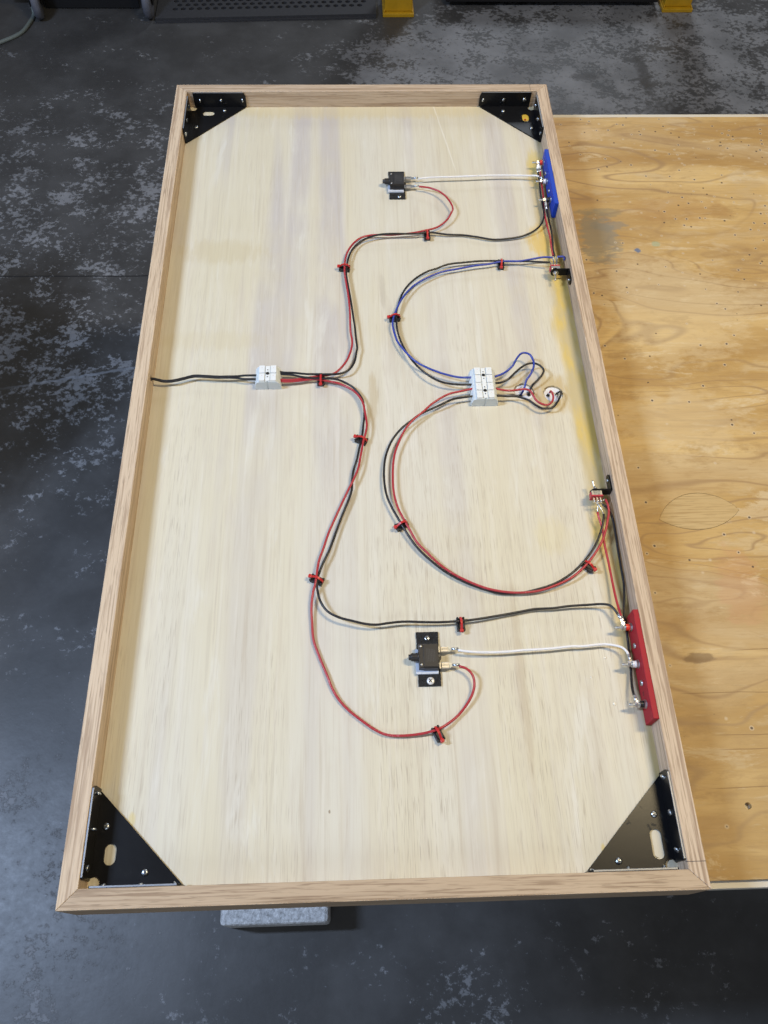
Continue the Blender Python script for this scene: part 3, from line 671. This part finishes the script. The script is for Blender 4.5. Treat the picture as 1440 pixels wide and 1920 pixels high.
# ------------------------------------------------------------------ toggle switches on their brackets
def toggle(label, loc, rot, group):
    t = thing('toggle_switch', label, 'switch', loc, group, local=True, rot=rot)     # origin: on the rail face, in the plane of the bracket arm
    arm = [(-0.2, -6), (-18, -6)] + [(-19 + 7.6 * math.cos(R(a)), 7.6 * math.sin(R(a))) for a in range(262, 97, -12)] + [(-18, 6), (-0.2, 6)]
    b = MB(); b.prism(arm, -0.8, 0.8, 'steel', 'y')
    fl = [(0, -6.0), (17, -6.0)] + [(17 + 6.0 * math.cos(R(a)), 6.0 * math.sin(R(a))) for a in range(-75, 90, 15)] + [(17, 6.0), (0, 6.0)]
    b.prism(fl, -2.0, -0.3, 'steel', 'x'); br = b.obj('bracket', t)
    inst(SMALL, 'screw', br, (-2.1, 15.5, 0), (0, R(-90), 0))
    b = MB(); b.cyl(3.0, 4.4, 'silver', (-19.5, 0.6, 0), (0, 1, 0), 16, .3); b.cyl(4.4, 1.5, 'zinc', (-19.5, 0.9, 0), (0, 1, 0), 6, smooth=False); b.obj('bushing', t)
    b = MB(); b.lathe([(1.1, 0), (1.2, 4), (1.5, 9.5), (1.4, 10.4), (.8, 10.9), (0, 11)], 'silver', (-19.5, 4.2, 0), (-.18, 1, .22), 12); b.obj('lever', t)
    b = MB(); b.box(-26, -13, -7.2, -.9, -5, 5, 'silver', .5); b.box(-23.6, -15.4, -7.0, -1.2, 5.0, 5.25, 'zinc'); sb = b.obj('metal_case', t)
    b = MB(); b.box(-26.8, -12.6, -9.0, -6.9, -5.6, 5.6, 'tred', .5); b.box(-27.0, -25.7, -8.4, -2.0, -3.6, 3.6, 'tred', .4); b.obj('red_base', t)
    for x in (-23.6, -19.6, -15.6):
        b = MB(); b.box(x - 1.0, x + 1.0, -16.4, -8.8, 1.6, 2.4, 'silver', .2); b.lathe([(0, -1.7), (1.1, -1.0), (1.5, 0), (1.1, 1.1), (0, 1.7)], 'silver', (x + .3, -14.4, 2.6), (.3, 1, .2), 10); b.obj('solder_lug', t)
    return t
G = 'toggle switches bracketed to the right rail'
ts = toggle('toggle switch nearest the red bar, its lever pointing to the far end', (286.9, 441.5, -12.5), (0, 0, 0), G)
tu = dup(ts, (286.9, 806.5, -13.0), (R(180), 0, 0), label='toggle switch nearest the blue bar, its lever pointing to the near end')

# ------------------------------------------------------------------ cable clips with red ties
CLIPS = [(89.2, 894.4, -88.2, 17.9), (-33.9, 829.1, 175.0, 13.9), (193.6, 833.8, -95.8, 16.0), (34.8, 733.4, -173.3, 15.0), (-66.7, 626.4, -92.2, 15.9), (-15.0, 530.5, 156.2, 16.8), (-69.5, 337.7, 154.5, 16.3), (30.8, 406.8, -151.9, 16.2), (247.3, 348.2, -45.4, 17.8), (92.2, 279.5, -88.8, 18.4), (59.0, 158.0, -65.6, 16.7)]
CLAB = ['clip with red tie below the far breaker, where red and black wires part', 'clip with red tie at the far bend of the red and black pair',
        'clip with red tie on the blue and black pair beside the far toggle switch', 'clip with red tie at the left bend of the blue and black pair',
        'clip with red tie right of the small terminal block where four wires part', 'clip with red tie below the four wire split on the red and black pair',
        'clip with red tie where the near red wire and black wire divide', 'clip with red tie at the left bend of the lower red and black loop',
        'clip with red tie on the lower loop beside the near toggle switch', 'clip with red tie holding the single black wire above the near breaker',
        'clip with red tie holding the single red wire nearest the front rail']
def clip_proto(label, loc, rz):
    t = thing('cable_clip', label, 'cable clip', loc, 'black cable clips with red ties', local=True, rot=(0, 0, rz))
    b = MB(); b.box(-7.6, 7.6, -4.6, 4.6, 0, 3.0, 'clip', .5)                       # local x runs along the tie, toward its head
    for y in (-3.3, 3.3): b.box(-7.9, 7.9, y - 1.3, y + 1.3, 2.4, 4.6, 'clip', .6)
    for x in (-6.8, 6.8):
        for y in (-3.3, 3.3): b.lathe([(1.5, 0), (1.5, 1.8), (1.0, 2.5), (0, 2.7)], 'clip', (x, y, 3.6), n=10)
    b.obj('base', t)
    path = [(-6.6, 0, 2.6), (-7.6, 0, 4.6), (-7.3, 0, 6.8), (-5.2, 0, 9.4), (-2.0, 0, 11.2), (1.4, 0, 11.1), (4.2, 0, 9.4), (6.4, 0, 7.6), (8.0, 0, 7.2)]
    b = MB(); b.tube(smoothpath(path, 1.2), 1, 'tie', flat=(1.25, .5)); tie = b.obj('tie', t)
    b = MB(); b.box(7.0, 10.6, -2.1, 2.1, 5.2, 8.6, 'tie', .7); b.box(8.0, 9.4, -.9, .9, 8.4, 8.75, 'tie', .1); b.obj('tie_head', tie)
    return t
c0 = None
for (x, y, a, ln), lab in zip(CLIPS, CLAB):
    if c0 is None: c0 = clip_proto(lab, (x, y, ZP), R(a))
    else: dup(c0, (x, y, ZP), (0, 0, R(a)), lab)

# ------------------------------------------------------------------ wires
WIRES = {
  'supply_a': [(-288.5,624.7,-14.0),(-284.7,624.8,-14.5),(-279.3,624.7,-16.0),(-271.3,623.6,-17.0),(-262.3,623.4,-18.0),(-253.4,625.9,-18.5),(-243.3,629.6,-18.5),(-233.1,631.9,-18.5),(-219.1,631.1,-18.5),(-202.8,630.0,-18.5),(-186.5,629.4,-18.0),(-174.9,630.0,-18.0),(-167.9,630.4,-17.5),(-150.9,629.8,-17.0)],
  'supply_b': [(-289.0,625.1,-16.0),(-285.0,624.8,-16.0),(-279.6,624.6,-17.5),(-271.6,623.2,-18.5),(-262.5,622.5,-19.0),(-253.5,625.0,-19.5),(-243.5,628.6,-19.5),(-233.2,630.8,-19.5),(-219.2,630.1,-19.5),(-202.9,628.8,-19.5),(-186.5,628.0,-19.0),(-174.9,627.5,-19.0),(-166.6,625.4,-18.5),(-150.8,624.3,-18.0)],
  'black_up': [(-121.4,635.1,-17.0),(-114.4,634.3,-17.0),(-102.7,633.7,-17.5),(-86.4,632.2,-18.0),(-67.7,631.7,-18.5),(-53.6,631.5,-18.5),(-40.8,632.9,-19.0),(-30.1,638.6,-19.5),(-22.3,651.7,-20.0),(-19.1,669.9,-20.0),(-18.0,676.0,-20.0),(-18.8,691.5,-20.0),(-20.3,710.5,-20.0),(-23.0,736.2,-20.0),(-25.8,762.6,-20.0),(-29.0,791.2,-20.0),(-31.2,813.6,-20.0),(-30.7,829.3,-20.0),(-27.4,848.0,-21.0),(-20.1,866.9,-22.0),(-9.4,880.5,-22.0),(3.8,886.3,-19.0),(19.6,890.0,-18.0),(38.0,891.3,-18.0),(61.7,891.2,-18.5),(77.6,892.9,-19.0),(87.7,895.7,-20.5),(94.7,897.2,-21.0),(119.4,894.4,-23.0),(142.7,894.1,-24.0),(162.5,889.6,-24.0),(186.7,884.4,-24.0),(208.5,885.4,-24.0),(230.6,889.9,-23.0),(248.6,899.5,-22.0),(260.7,910.4,-21.0),(267.6,927.0,-20.0),(268.3,948.4,-19.0),(268.1,970.1,-18.0),(268.6,992.2,-17.0),(268.9,1013.4,-15.0),(268.8,1020.6,-14.0)],
  'red_up': [(-121.0,624.2,-19.0),(-114.3,623.8,-19.0),(-102.6,623.7,-19.0),(-88.8,626.5,-20.0),(-77.2,629.7,-21.0),(-67.8,631.5,-21.5),(-57.3,632.5,-21.5),(-49.0,634.8,-20.5),(-38.4,644.4,-20.0),(-31.2,657.8,-20.0),(-26.2,673.0,-20.0),(-24.3,686.9,-20.0),(-26.4,707.4,-20.0),(-27.3,739.6,-20.0),(-29.4,776.0,-20.0),(-32.3,798.1,-20.0),(-33.7,817.1,-20.0),(-33.6,831.1,-20.0),(-31.9,848.0,-21.0),(-27.3,863.4,-22.0),(-19.9,876.9,-22.0),(-9.3,887.8,-22.0),(1.3,891.8,-21.5),(17.1,893.1,-21.5),(35.5,892.9,-21.5),(51.4,894.0,-21.5),(64.6,895.6,-21.0),(77.9,897.7,-20.0),(88.6,900.2,-19.5),(98.1,903.6,-20.0),(106.1,907.5,-20.0),(119.2,919.5,-19.0),(128.0,935.0,-18.0),(130.6,943.9,-18.0),(128.6,954.7,-17.5),(122.4,967.9,-17.0),(112.1,980.7,-17.0),(101.4,988.3,-17.5),(96.5,991.2,-18.0),(82.1,994.3,-18.5)],
  'black_low': [(-121.4,632.8,-18.0),(-114.4,631.8,-18.0),(-105.0,630.6,-18.0),(-91.0,627.3,-18.0),(-77.0,625.7,-18.5),(-67.7,625.1,-19.0),(-56.0,624.6,-19.0),(-44.3,622.2,-19.0),(-35.0,618.7,-19.5),(-25.8,611.7,-20.0),(-17.8,602.2,-21.0),(-12.2,590.9,-21.5),(-10.3,579.9,-22.0),(-10.6,565.8,-22.0),(-12.4,550.2,-21.5),(-14.6,532.1,-21.0),(-17.5,516.1,-21.0),(-21.1,497.6,-21.0),(-25.1,485.0,-21.5),(-27.0,471.2,-22.0),(-27.7,457.2,-22.0),(-31.1,444.7,-22.0),(-36.6,428.8,-22.0),(-44.2,408.3,-22.0),(-50.0,389.4,-22.0),(-55.7,372.7,-21.0),(-62.9,355.6,-21.0),(-66.9,343.0,-20.5),(-69.1,332.2,-20.0),(-69.1,324.0,-20.0),(-64.6,308.4,-19.0),(-57.0,296.4,-18.0),(-44.6,288.6,-17.5),(-29.7,283.6,-17.5),(-15.0,280.0,-17.5),(-2.6,279.0,-18.0),(9.8,280.1,-18.5),(27.2,281.8,-19.0),(49.5,280.7,-19.0),(66.5,280.7,-20.0),(91.6,281.9,-20.0),(111.9,284.1,-21.0),(135.8,287.8,-22.0),(156.5,291.7,-23.0),(177.2,295.3,-23.0),(197.3,295.3,-22.0),(217.7,297.2,-21.0),(237.7,297.3,-19.5),(254.0,297.0,-17.0),(261.4,294.2,-15.0),(266.0,287.8,-14.0),(268.6,281.3,-13.5)],
  'red_low': [(-121.1,622.5,-20.0),(-114.3,621.2,-20.0),(-106.2,621.6,-20.0),(-91.1,623.7,-20.5),(-77.1,625.3,-21.0),(-67.8,625.0,-21.5),(-56.1,622.4,-21.5),(-44.4,619.4,-22.0),(-32.8,613.3,-22.0),(-23.5,605.1,-21.0),(-16.7,595.6,-20.0),(-12.3,584.8,-19.0),(-10.2,573.4,-19.0),(-8.2,560.8,-19.0),(-7.9,548.4,-19.0),(-9.8,536.1,-19.0),(-12.9,524.4,-19.5),(-15.4,509.7,-19.5),(-17.2,499.2,-19.5),(-19.6,486.2,-19.5),(-25.3,469.6,-19.5),(-32.0,454.6,-19.5),(-40.8,433.9,-20.0),(-49.4,413.4,-20.0),(-56.8,394.4,-20.0),(-61.9,376.7,-19.5),(-66.9,359.5,-19.5),(-69.4,343.5,-19.0),(-71.1,332.1,-19.5),(-73.6,320.4,-21.0),(-75.4,303.6,-23.0),(-74.8,285.3,-24.0),(-72.5,264.5,-24.5),(-66.3,245.2,-25.0),(-58.3,224.9,-25.0),(-52.3,211.2,-25.0),(-45.2,197.7,-25.0),(-34.6,185.4,-25.0),(-21.8,174.4,-25.0),(-8.0,164.7,-25.0),(3.5,159.0,-24.5),(17.4,157.1,-24.0),(36.1,157.8,-23.0),(50.1,159.9,-21.5),(61.9,163.0,-21.0),(80.0,175.7,-24.0),(90.2,186.3,-23.0),(98.2,198.5,-21.5),(101.4,209.4,-20.0),(99.6,219.0,-19.0),(93.8,226.4,-18.5),(86.4,229.2,-19.0)],
  'white_up': [(81.9,1011.9,-18.5),(102.2,1013.6,-18.0),(124.2,1015.0,-18.0),(127.3,1014.7,-18.0),(159.7,1016.1,-18.0),(192.4,1018.4,-18.5),(225.0,1018.8,-19.0),(257.1,1016.6,-18.0),(266.2,1014.0,-16.0),(270.5,1008.7,-14.5)],
  'white_low': [(86.2,247.3,-19.0),(99.4,245.4,-19.0),(115.7,244.2,-19.5),(137.0,244.7,-19.5),(160.1,246.1,-19.5),(189.9,247.0,-20.0),(213.3,249.3,-20.0),(223.1,248.7,-20.0),(239.9,250.4,-20.0),(249.8,250.5,-20.0),(260.6,248.1,-18.5),(267.7,244.5,-16.5),(271.3,239.3,-15.0),(271.9,234.3,-14.0)],
  'red_jump_up': [(272.5,1023.0,-15.0),(272.3,1008.7,-17.0),(272.5,994.6,-19.0),(271.8,972.5,-20.0),(269.6,945.0,-20.0),(269.3,918.0,-20.0),(270.5,886.2,-19.0),(269.7,858.9,-17.5),(268.9,841.5,-16.0)],
  'black_jump_up': [(271.9,939.1,-15.0),(272.5,932.4,-17.0),(273.3,920.7,-18.5),(274.7,897.0,-19.0),(273.4,874.3,-18.0),(271.4,853.6,-16.5),(271.4,839.8,-15.0)],
  'blue_left': [(267.4,837.0,-15.0),(262.8,838.0,-15.5),(255.4,838.6,-16.0),(238.8,837.2,-17.5),(220.5,834.3,-18.5),(196.3,834.1,-19.0),(174.8,829.7,-19.5),(152.0,826.4,-20.0),(129.2,822.0,-20.5),(106.4,816.7,-21.0),(83.3,804.5,-21.0),(66.1,791.8,-21.0),(54.0,777.1,-20.5),(44.5,761.2,-19.5),(39.0,747.5,-19.0),(35.5,737.8,-19.0),(33.1,728.5,-19.5),(31.6,715.7,-19.5),(33.0,703.4,-20.0),(36.7,689.2,-20.0),(40.0,680.5,-19.0),(48.8,664.1,-18.0),(62.3,647.9,-17.0),(80.5,635.6,-17.0),(101.2,626.3,-17.0),(117.4,622.4,-17.0),(131.5,621.8,-17.0)],
  'black_left': [(262.2,828.0,-15.5),(254.2,829.1,-16.0),(235.1,831.9,-17.5),(220.8,835.3,-20.0),(206.0,836.5,-21.0),(183.4,837.9,-21.5),(160.6,837.0,-21.0),(137.7,834.8,-21.0),(114.9,830.9,-21.0),(97.8,822.9,-21.0),(86.6,818.4,-21.0),(68.0,804.7,-21.0),(54.6,789.4,-21.0),(46.3,773.1,-21.5),(41.3,756.4,-21.5),(37.8,740.0,-21.5),(36.8,727.0,-21.5),(37.6,710.5,-21.0),(40.6,693.5,-21.5),(48.0,669.3,-20.5),(57.7,649.6,-19.0),(73.0,628.3,-17.0),(91.1,616.2,-17.0),(109.5,610.7,-17.0),(131.7,610.1,-17.0)],
  'red_loop': [(131.6,603.0,-17.0),(115.6,599.7,-17.0),(101.4,595.7,-17.0),(89.4,589.4,-17.0),(76.0,578.9,-17.0),(65.1,567.9,-17.0),(53.1,557.3,-17.5),(44.7,547.1,-18.5),(37.5,535.6,-19.5),(31.3,521.2,-20.0),(26.8,506.6,-20.0),(24.0,490.9,-20.0),(22.6,474.1,-20.0),(22.7,455.0,-20.0),(24.8,438.7,-20.0),(28.5,425.1,-20.0),(33.3,412.6,-19.5),(40.1,397.1,-20.0),(48.8,380.9,-21.0),(56.7,371.0,-21.0),(71.3,354.6,-21.5),(87.7,341.2,-22.0),(105.8,330.5,-22.0),(125.5,321.7,-22.0),(145.5,317.1,-22.0),(165.8,315.6,-22.0),(186.5,317.8,-21.5),(207.8,324.0,-21.0),(226.1,333.4,-20.0),(243.5,347.6,-19.0),(255.9,361.2,-18.0),(266.8,377.5,-16.0),(274.2,396.1,-14.0),(275.9,401.6,-13.0),(278.7,412.8,-12.0),(278.8,422.2,-11.0),(277.5,430.2,-11.0)],
  'black_loop': [(131.9,591.8,-17.5),(117.2,589.7,-17.5),(103.2,586.8,-18.0),(88.9,579.8,-18.5),(74.7,573.0,-19.5),(61.7,566.3,-20.5),(49.9,557.1,-21.0),(39.2,547.6,-21.0),(28.4,534.1,-21.0),(21.2,520.7,-21.0),(15.0,502.2,-21.0),(12.2,483.6,-20.5),(11.8,464.1,-20.0),(14.3,446.4,-20.0),(19.1,431.4,-20.0),(28.0,411.7,-20.0),(39.7,388.1,-21.0),(48.6,375.5,-22.0),(59.8,362.2,-23.0),(79.4,343.9,-23.5),(99.2,331.5,-24.0),(119.0,322.8,-24.2),(139.0,316.9,-24.5),(162.8,315.8,-24.5),(183.7,319.7,-23.5),(205.2,327.1,-23.0),(225.4,338.4,-21.5),(241.0,351.3,-20.5),(253.3,365.7,-19.0),(264.5,384.0,-17.0),(271.0,400.7,-15.0),(272.9,410.6,-14.0)],
  'red_jump_low': [(266.3,414.2,-14.0),(266.8,406.2,-15.0),(269.3,393.5,-17.0),(268.9,375.1,-19.0),(270.0,348.5,-20.0),(270.5,321.6,-19.0),(270.1,302.4,-17.0),(271.2,283.4,-14.5),(271.9,279.3,-14.0)],
  'black_jump_low': [(273.5,424.3,-14.0),(278.0,421.8,-15.0),(281.5,416.6,-16.0),(283.7,406.9,-17.0),(284.5,389.8,-18.0),(284.1,370.8,-19.0),(284.1,344.3,-20.0),(283.7,323.9,-20.5),(281.6,305.7,-21.0),(277.8,286.0,-21.5),(277.9,278.7,-22.0),(277.0,262.6,-22.0),(276.3,250.3,-22.0),(274.9,233.0,-22.0),(273.7,220.3,-22.0),(271.6,207.1,-20.0),(270.4,196.3,-17.0),(270.5,189.6,-15.0)],
  'blue_lamp': [(162.9,622.7,-17.0),(172.3,625.9,-16.0),(179.8,629.6,-14.0),(187.7,637.1,-12.0),(193.5,647.2,-11.0),(200.7,655.8,-11.0),(205.9,657.3,-11.0),(211.7,654.0,-11.0),(215.5,647.7,-12.0),(216.1,639.8,-12.0),(214.3,631.3,-13.0),(209.3,622.2,-15.0),(204.6,616.1,-17.0),(201.9,609.3,-20.0),(199.8,604.8,-24.0),(197.4,601.8,-29.0)],
  'black_lamp': [(161.8,611.8,-17.0),(172.2,612.8,-16.0),(179.8,616.5,-15.0),(189.5,627.1,-15.0),(199.2,636.3,-15.0),(208.5,641.6,-15.0),(218.5,642.2,-15.0),(225.4,638.2,-15.0),(229.2,631.9,-16.0),(226.6,625.0,-17.0),(219.7,617.1,-18.5),(213.2,611.5,-20.0),(209.6,607.7,-23.0),(208.0,602.1,-29.0)],
  'red_lamp': [(161.4,603.1,-17.0),(172.4,601.1,-17.5),(182.2,600.2,-18.0),(192.1,601.6,-18.0),(200.6,602.1,-17.5),(206.4,599.7,-17.5),(210.5,592.5,-18.0),(214.6,584.2,-19.0),(220.0,578.9,-19.0),(227.0,577.3,-19.0),(232.9,580.2,-19.0),(236.5,586.8,-19.0),(237.2,595.9,-21.0),(236.6,604.2,-25.0),(236.2,604.7,-29.0)],
  'black_lamp_b': [(161.1,591.7,-17.0),(176.2,590.8,-17.5),(188.4,590.6,-18.0),(197.8,587.5,-18.0),(204.6,583.6,-18.0),(212.2,576.1,-18.0),(220.0,571.2,-18.0),(228.4,570.6,-18.0),(234.8,573.5,-18.0),(242.2,583.0,-18.0),(247.4,593.4,-20.0),(249.5,601.0,-23.0),(247.7,602.8,-26.0),(244.7,601.8,-29.0)],
  'blue_tail': [(274.2,837.3,-14.0),(279.1,837.5,-14.0),(283.3,837.2,-14.0),(285.1,836.8,-15.0),(284.6,833.5,-17.0)],
}
WI = [  # key, colour, label, crimp at start, crimp at end
 ('supply_a', 'black', 'upper of the two black supply wires from the left rail to small terminal block', 0, 0),
 ('supply_b', 'black', 'lower of the two black supply wires from the left rail to small terminal block', 0, 0),
 ('black_up', 'black', 'long black wire from the small terminal block up to the blue bar', 0, 1),
 ('red_up', 'red', 'red wire from the small terminal block up and around to the far breaker', 0, 0),
 ('black_low', 'black', 'long black wire from the small terminal block down to the red bar', 0, 1),
 ('red_low', 'red', 'red wire from the small terminal block down and around to the near breaker', 0, 0),
 ('white_up', 'white', 'white wire from the far breaker to the blue bar', 0, 1),
 ('white_low', 'white', 'white wire from the near breaker to the red bar', 0, 1),
 ('red_jump_up', 'red', 'short red wire along the right rail from the blue bar to the far toggle switch', 1, 0),
 ('black_jump_up', 'black', 'short black wire along the right rail from the blue bar to the far toggle switch', 1, 0),
 ('blue_left', 'blue', 'curved blue wire from the far toggle switch to the large terminal block', 0, 0),
 ('black_left', 'black', 'curved black wire running beside the long blue wire to the large terminal block', 0, 0),
 ('red_loop', 'red', 'red wire of the big lower loop from large terminal block to the near toggle switch', 0, 0),
 ('black_loop', 'black', 'black wire of the big lower loop from large terminal block to the near toggle switch', 0, 0),
 ('red_jump_low', 'red', 'short red wire from the near toggle switch to the red bar', 0, 1),
 ('black_jump_low', 'black', 'black wire along the right rail passing behind the red bar posts', 0, 1),
 ('blue_lamp', 'blue', 'short looped blue wire from large terminal block to the left lamp hole', 0, 0),
 ('black_lamp', 'black', 'short looped black wire from large terminal block to the left lamp hole', 0, 0),
 ('red_lamp', 'red', 'short red wire crossing the left lamp hole into the right lamp hole', 0, 0),
 ('black_lamp_b', 'black', 'short black wire hooking round into the right lamp hole', 0, 0),
 ('blue_tail', 'blue', 'short bent blue wire tail between the far toggle switch and the rail', 0, 0)]
for key, colr, lab, c0_, c1_ in WI:
    jit = random.Random(len(key) * 7 + ord(key[0])); src = [Vector(p) + Vector((jit.uniform(-.35, .35), jit.uniform(-.35, .35), jit.uniform(-.3, .3))) for p in WIRES[key]]
    pts = smoothpath(src, 2.5); r = 1.42
    b = MB(); b.tube(pts, r, colr, 10); w = b.obj('wire', None, tuple(pts[0])); tag(w, lab, 'wire', 'wires running over the panel')
    for flag, p, q in ((c0_, pts[0], pts[1]), (c1_, pts[-1], pts[-2])):
        if flag:
            d = (p - q).normalized(); b = MB(); b.cyl(1.75, 6.5, 'zinc', tuple(p - d * 1.5), tuple(d), 10, .2)
            e = p + d * 5.0; tgt = Vector((272.6, min((1042, 998.5, 957, 267.6, 225, 181), key=lambda k: abs(k - p.y)), -14))
            b.tube([e, (e + tgt) / 2, tgt], 1, 'silver', flat=(1.5, .45)); b.obj('crimp_terminal', w)
        elif key.endswith('_up') is False and False: pass
# bare copper tails soldered to the switch lugs
for sw, a, z in ((tu, (267.4, 837.5, -15), (267.2, 821, -13.6)), (tu, (262.6, 828, -15.5), (263.4, 820.5, -14)), (tu, (274.4, 837.3, -14), (271.2, 821, -13.6)),
                 (tu, (268.9, 841, -16), (267.2, 821, -13.8)), (tu, (271.4, 839.5, -15), (271.2, 821, -14)),
                 (ts, (266.3, 414.2, -14), (267.2, 427, -12)), (ts, (272.9, 411, -14), (267.6, 425, -12)), (ts, (273.5, 424.3, -14), (271.4, 427, -12)), (ts, (277.3, 430.3, -11), (271.6, 426.5, -11.6))):
    a, z = Vector(a), Vector(z); k = (a + z) / 2 + Vector((0, 0, 1.2)); b = MB(); b.tube(smoothpath([a, k, z], 1.2), .75, 'zinc', 8)
    b.lathe([(0, -2), (1.3, -1.2), (1.8, 0), (1.2, 1.2), (0, 2)], 'silver', tuple(z), tuple(a - z), 10)
    me = b.mesh('solder_tail'); o = bpy.data.objects.new('solder_tail', me); COL.objects.link(o); o.parent = sw
    o.matrix_local = sw.matrix_basis.inverted()

# ------------------------------------------------------------------ things on the workshop floor
b = MB(); b.box(-278, -86, 17, 320, ZF, ZF + 92, 'block', 7)
blk = b.obj('concrete_block', None, (-182, 170, ZF)); tag(blk, 'rough grey concrete block on the floor under the near edge of the box', 'concrete block')

def rack_post(label, x0, y0, rz):
    t = thing('rack_post', label, 'post', (x0, y0, ZF), 'yellow steel posts standing on the far floor', local=True, rot=(0, 0, rz))
    b = MB(); b.box(0, 112, 0, 130, 0, 13, 'yellow', 2); b.obj('base_plate', t)
    b = MB(); b.box(6, 106, 14, 116, 12.8, 900, 'yellow', 4); b.obj('upright', t)
    b = MB()
    for x in (4, 104): b.box(x, x + 4, 6, 120, 12.5, 19, 'yellow', 1)
    b.obj('weld_bead', t)
    return t
rack_post('yellow steel post with square foot beside the black rubber mat', 100, 2925.5, R(0.3))
rack_post('yellow steel post with square foot on the bare floor at far right', 1120, 2957, R(0.5))
b = MB(); b.box(330, 1105, 2985, 3700, ZF + 20, ZF + 130, 'cartm', 4)  # slab added so the shadowed floor between the posts goes black
for x in (380, 700, 1050): b.box(x - 25, x + 25, 3005, 3680, ZF, ZF + 20, 'cartm')
pl = b.obj('shadow_slab', None, (720, 3340, ZF)); tag(pl, 'added dark low shadow pallet on the floor between the two yellow posts', 'slab')

holes = []
for r in range(9):
    for c in range(24):
        x = -640 + c * 28.6 + (14.3 if r % 2 else 0); y = 2950 + r * 24.5 + (x + 700) * 0.0395
        if x < 40: holes.append([(x + 10.2 * math.cos(R(60 * k + 30)), y + 9.2 * math.sin(R(60 * k + 30))) for k in range(6)])
def my(x, y): return y + (x + 700) * 0.0395
mt = sheet([(-705, my(-705, 2895)), (76, my(76, 2895)), (76, my(76, 3200)), (-705, my(-705, 3200))], holes, ZF + 3, ZF + 14, ['rubber'], 'rubber_mat')
tag(mt, 'black rubber anti-fatigue mat full of hexagonal holes by the first yellow post', 'mat')
b = MB(); b.box(-700, 72, 2925, 3230, ZF + .5, ZF + 2.0, 'cartm'); o = b.mesh('mat_backing'); ob = bpy.data.objects.new('backing', o); COL.objects.link(ob); ob.parent = mt
b = MB(); b.prism([(-705, my(-705, 2895)), (76, my(76, 2895)), (76, my(76, 2888)), (-705, my(-705, 2888))], ZF, ZF + 6, 'rubber'); o = b.mesh('lip'); ob = bpy.data.objects.new('bevelled_lip', o); COL.objects.link(ob); ob.parent = mt

cart = thing('rolling_cart', 'dark rolling cart on casters at the far left edge of the floor', 'cart', (-940, 3100, ZF))
b = MB(); b.box(-1240, -735, 2958, 3500, ZF + 60, ZF + 420, 'cartm', 6); b.obj('body', cart)
b = MB(); b.box(-1100, -770, 2975, 2990, ZF + 4, ZF + 62, 'cartm', 2); b.obj('skirt', cart)
def caster(x, y, rz):
    m4 = Matrix.Translation((x, y, ZF)) @ Matrix.Rotation(rz, 4, 'Z')
    b = MB(); b.lathe([(34, -15), (50, -14), (56, -9), (57, 0), (56, 9), (50, 14), (34, 15)], 'tyre', (0, 0, 57), (1, 0, 0), 28); bmesh.ops.transform(b.bm, matrix=m4, verts=b.bm.verts); wl = b.obj('wheel', cart)
    b = MB(); b.lathe([(33, -13), (24, -10), (10, -9), (9, -17), (0, -17)], 'silver', (0, 0, 57), (1, 0, 0), 20); b.lathe([(33, 13), (24, 10), (10, 9), (9, 17), (0, 17)], 'cartm', (0, 0, 57), (1, 0, 0), 20); bmesh.ops.transform(b.bm, matrix=m4, verts=b.bm.verts); b.obj('hub', wl)
    b = MB()
    for s in (-1, 1): b.box(s * 20 - 2, s * 20 + 2, -22, 40, 50, 140, 'cartm', 1)
    b.box(-28, 28, -24, 44, 132, 142, 'cartm', 1); bmesh.ops.transform(b.bm, matrix=m4, verts=b.bm.verts); b.obj('fork', cart)
caster(-727, 2930, R(4)); caster(-1112, 2925, R(14))
hp = [(-1330, 2700, ZF + 6), (-1225, 2765, ZF + 6), (-1163, 2821, ZF + 6), (-1143, 2880, ZF + 7), (-1136, 2933, ZF + 10), (-1142, 2950, ZF + 60), (-1160, 2952, ZF + 160), (-1200, 2950, ZF + 300)]
b = MB(); b.tube(smoothpath(hp, 10), 6.5, 'hose', 10); h = b.obj('power_cable', None, tuple(hp[0])); tag(h, 'grey green cable curling on the floor past the left caster', 'cable')
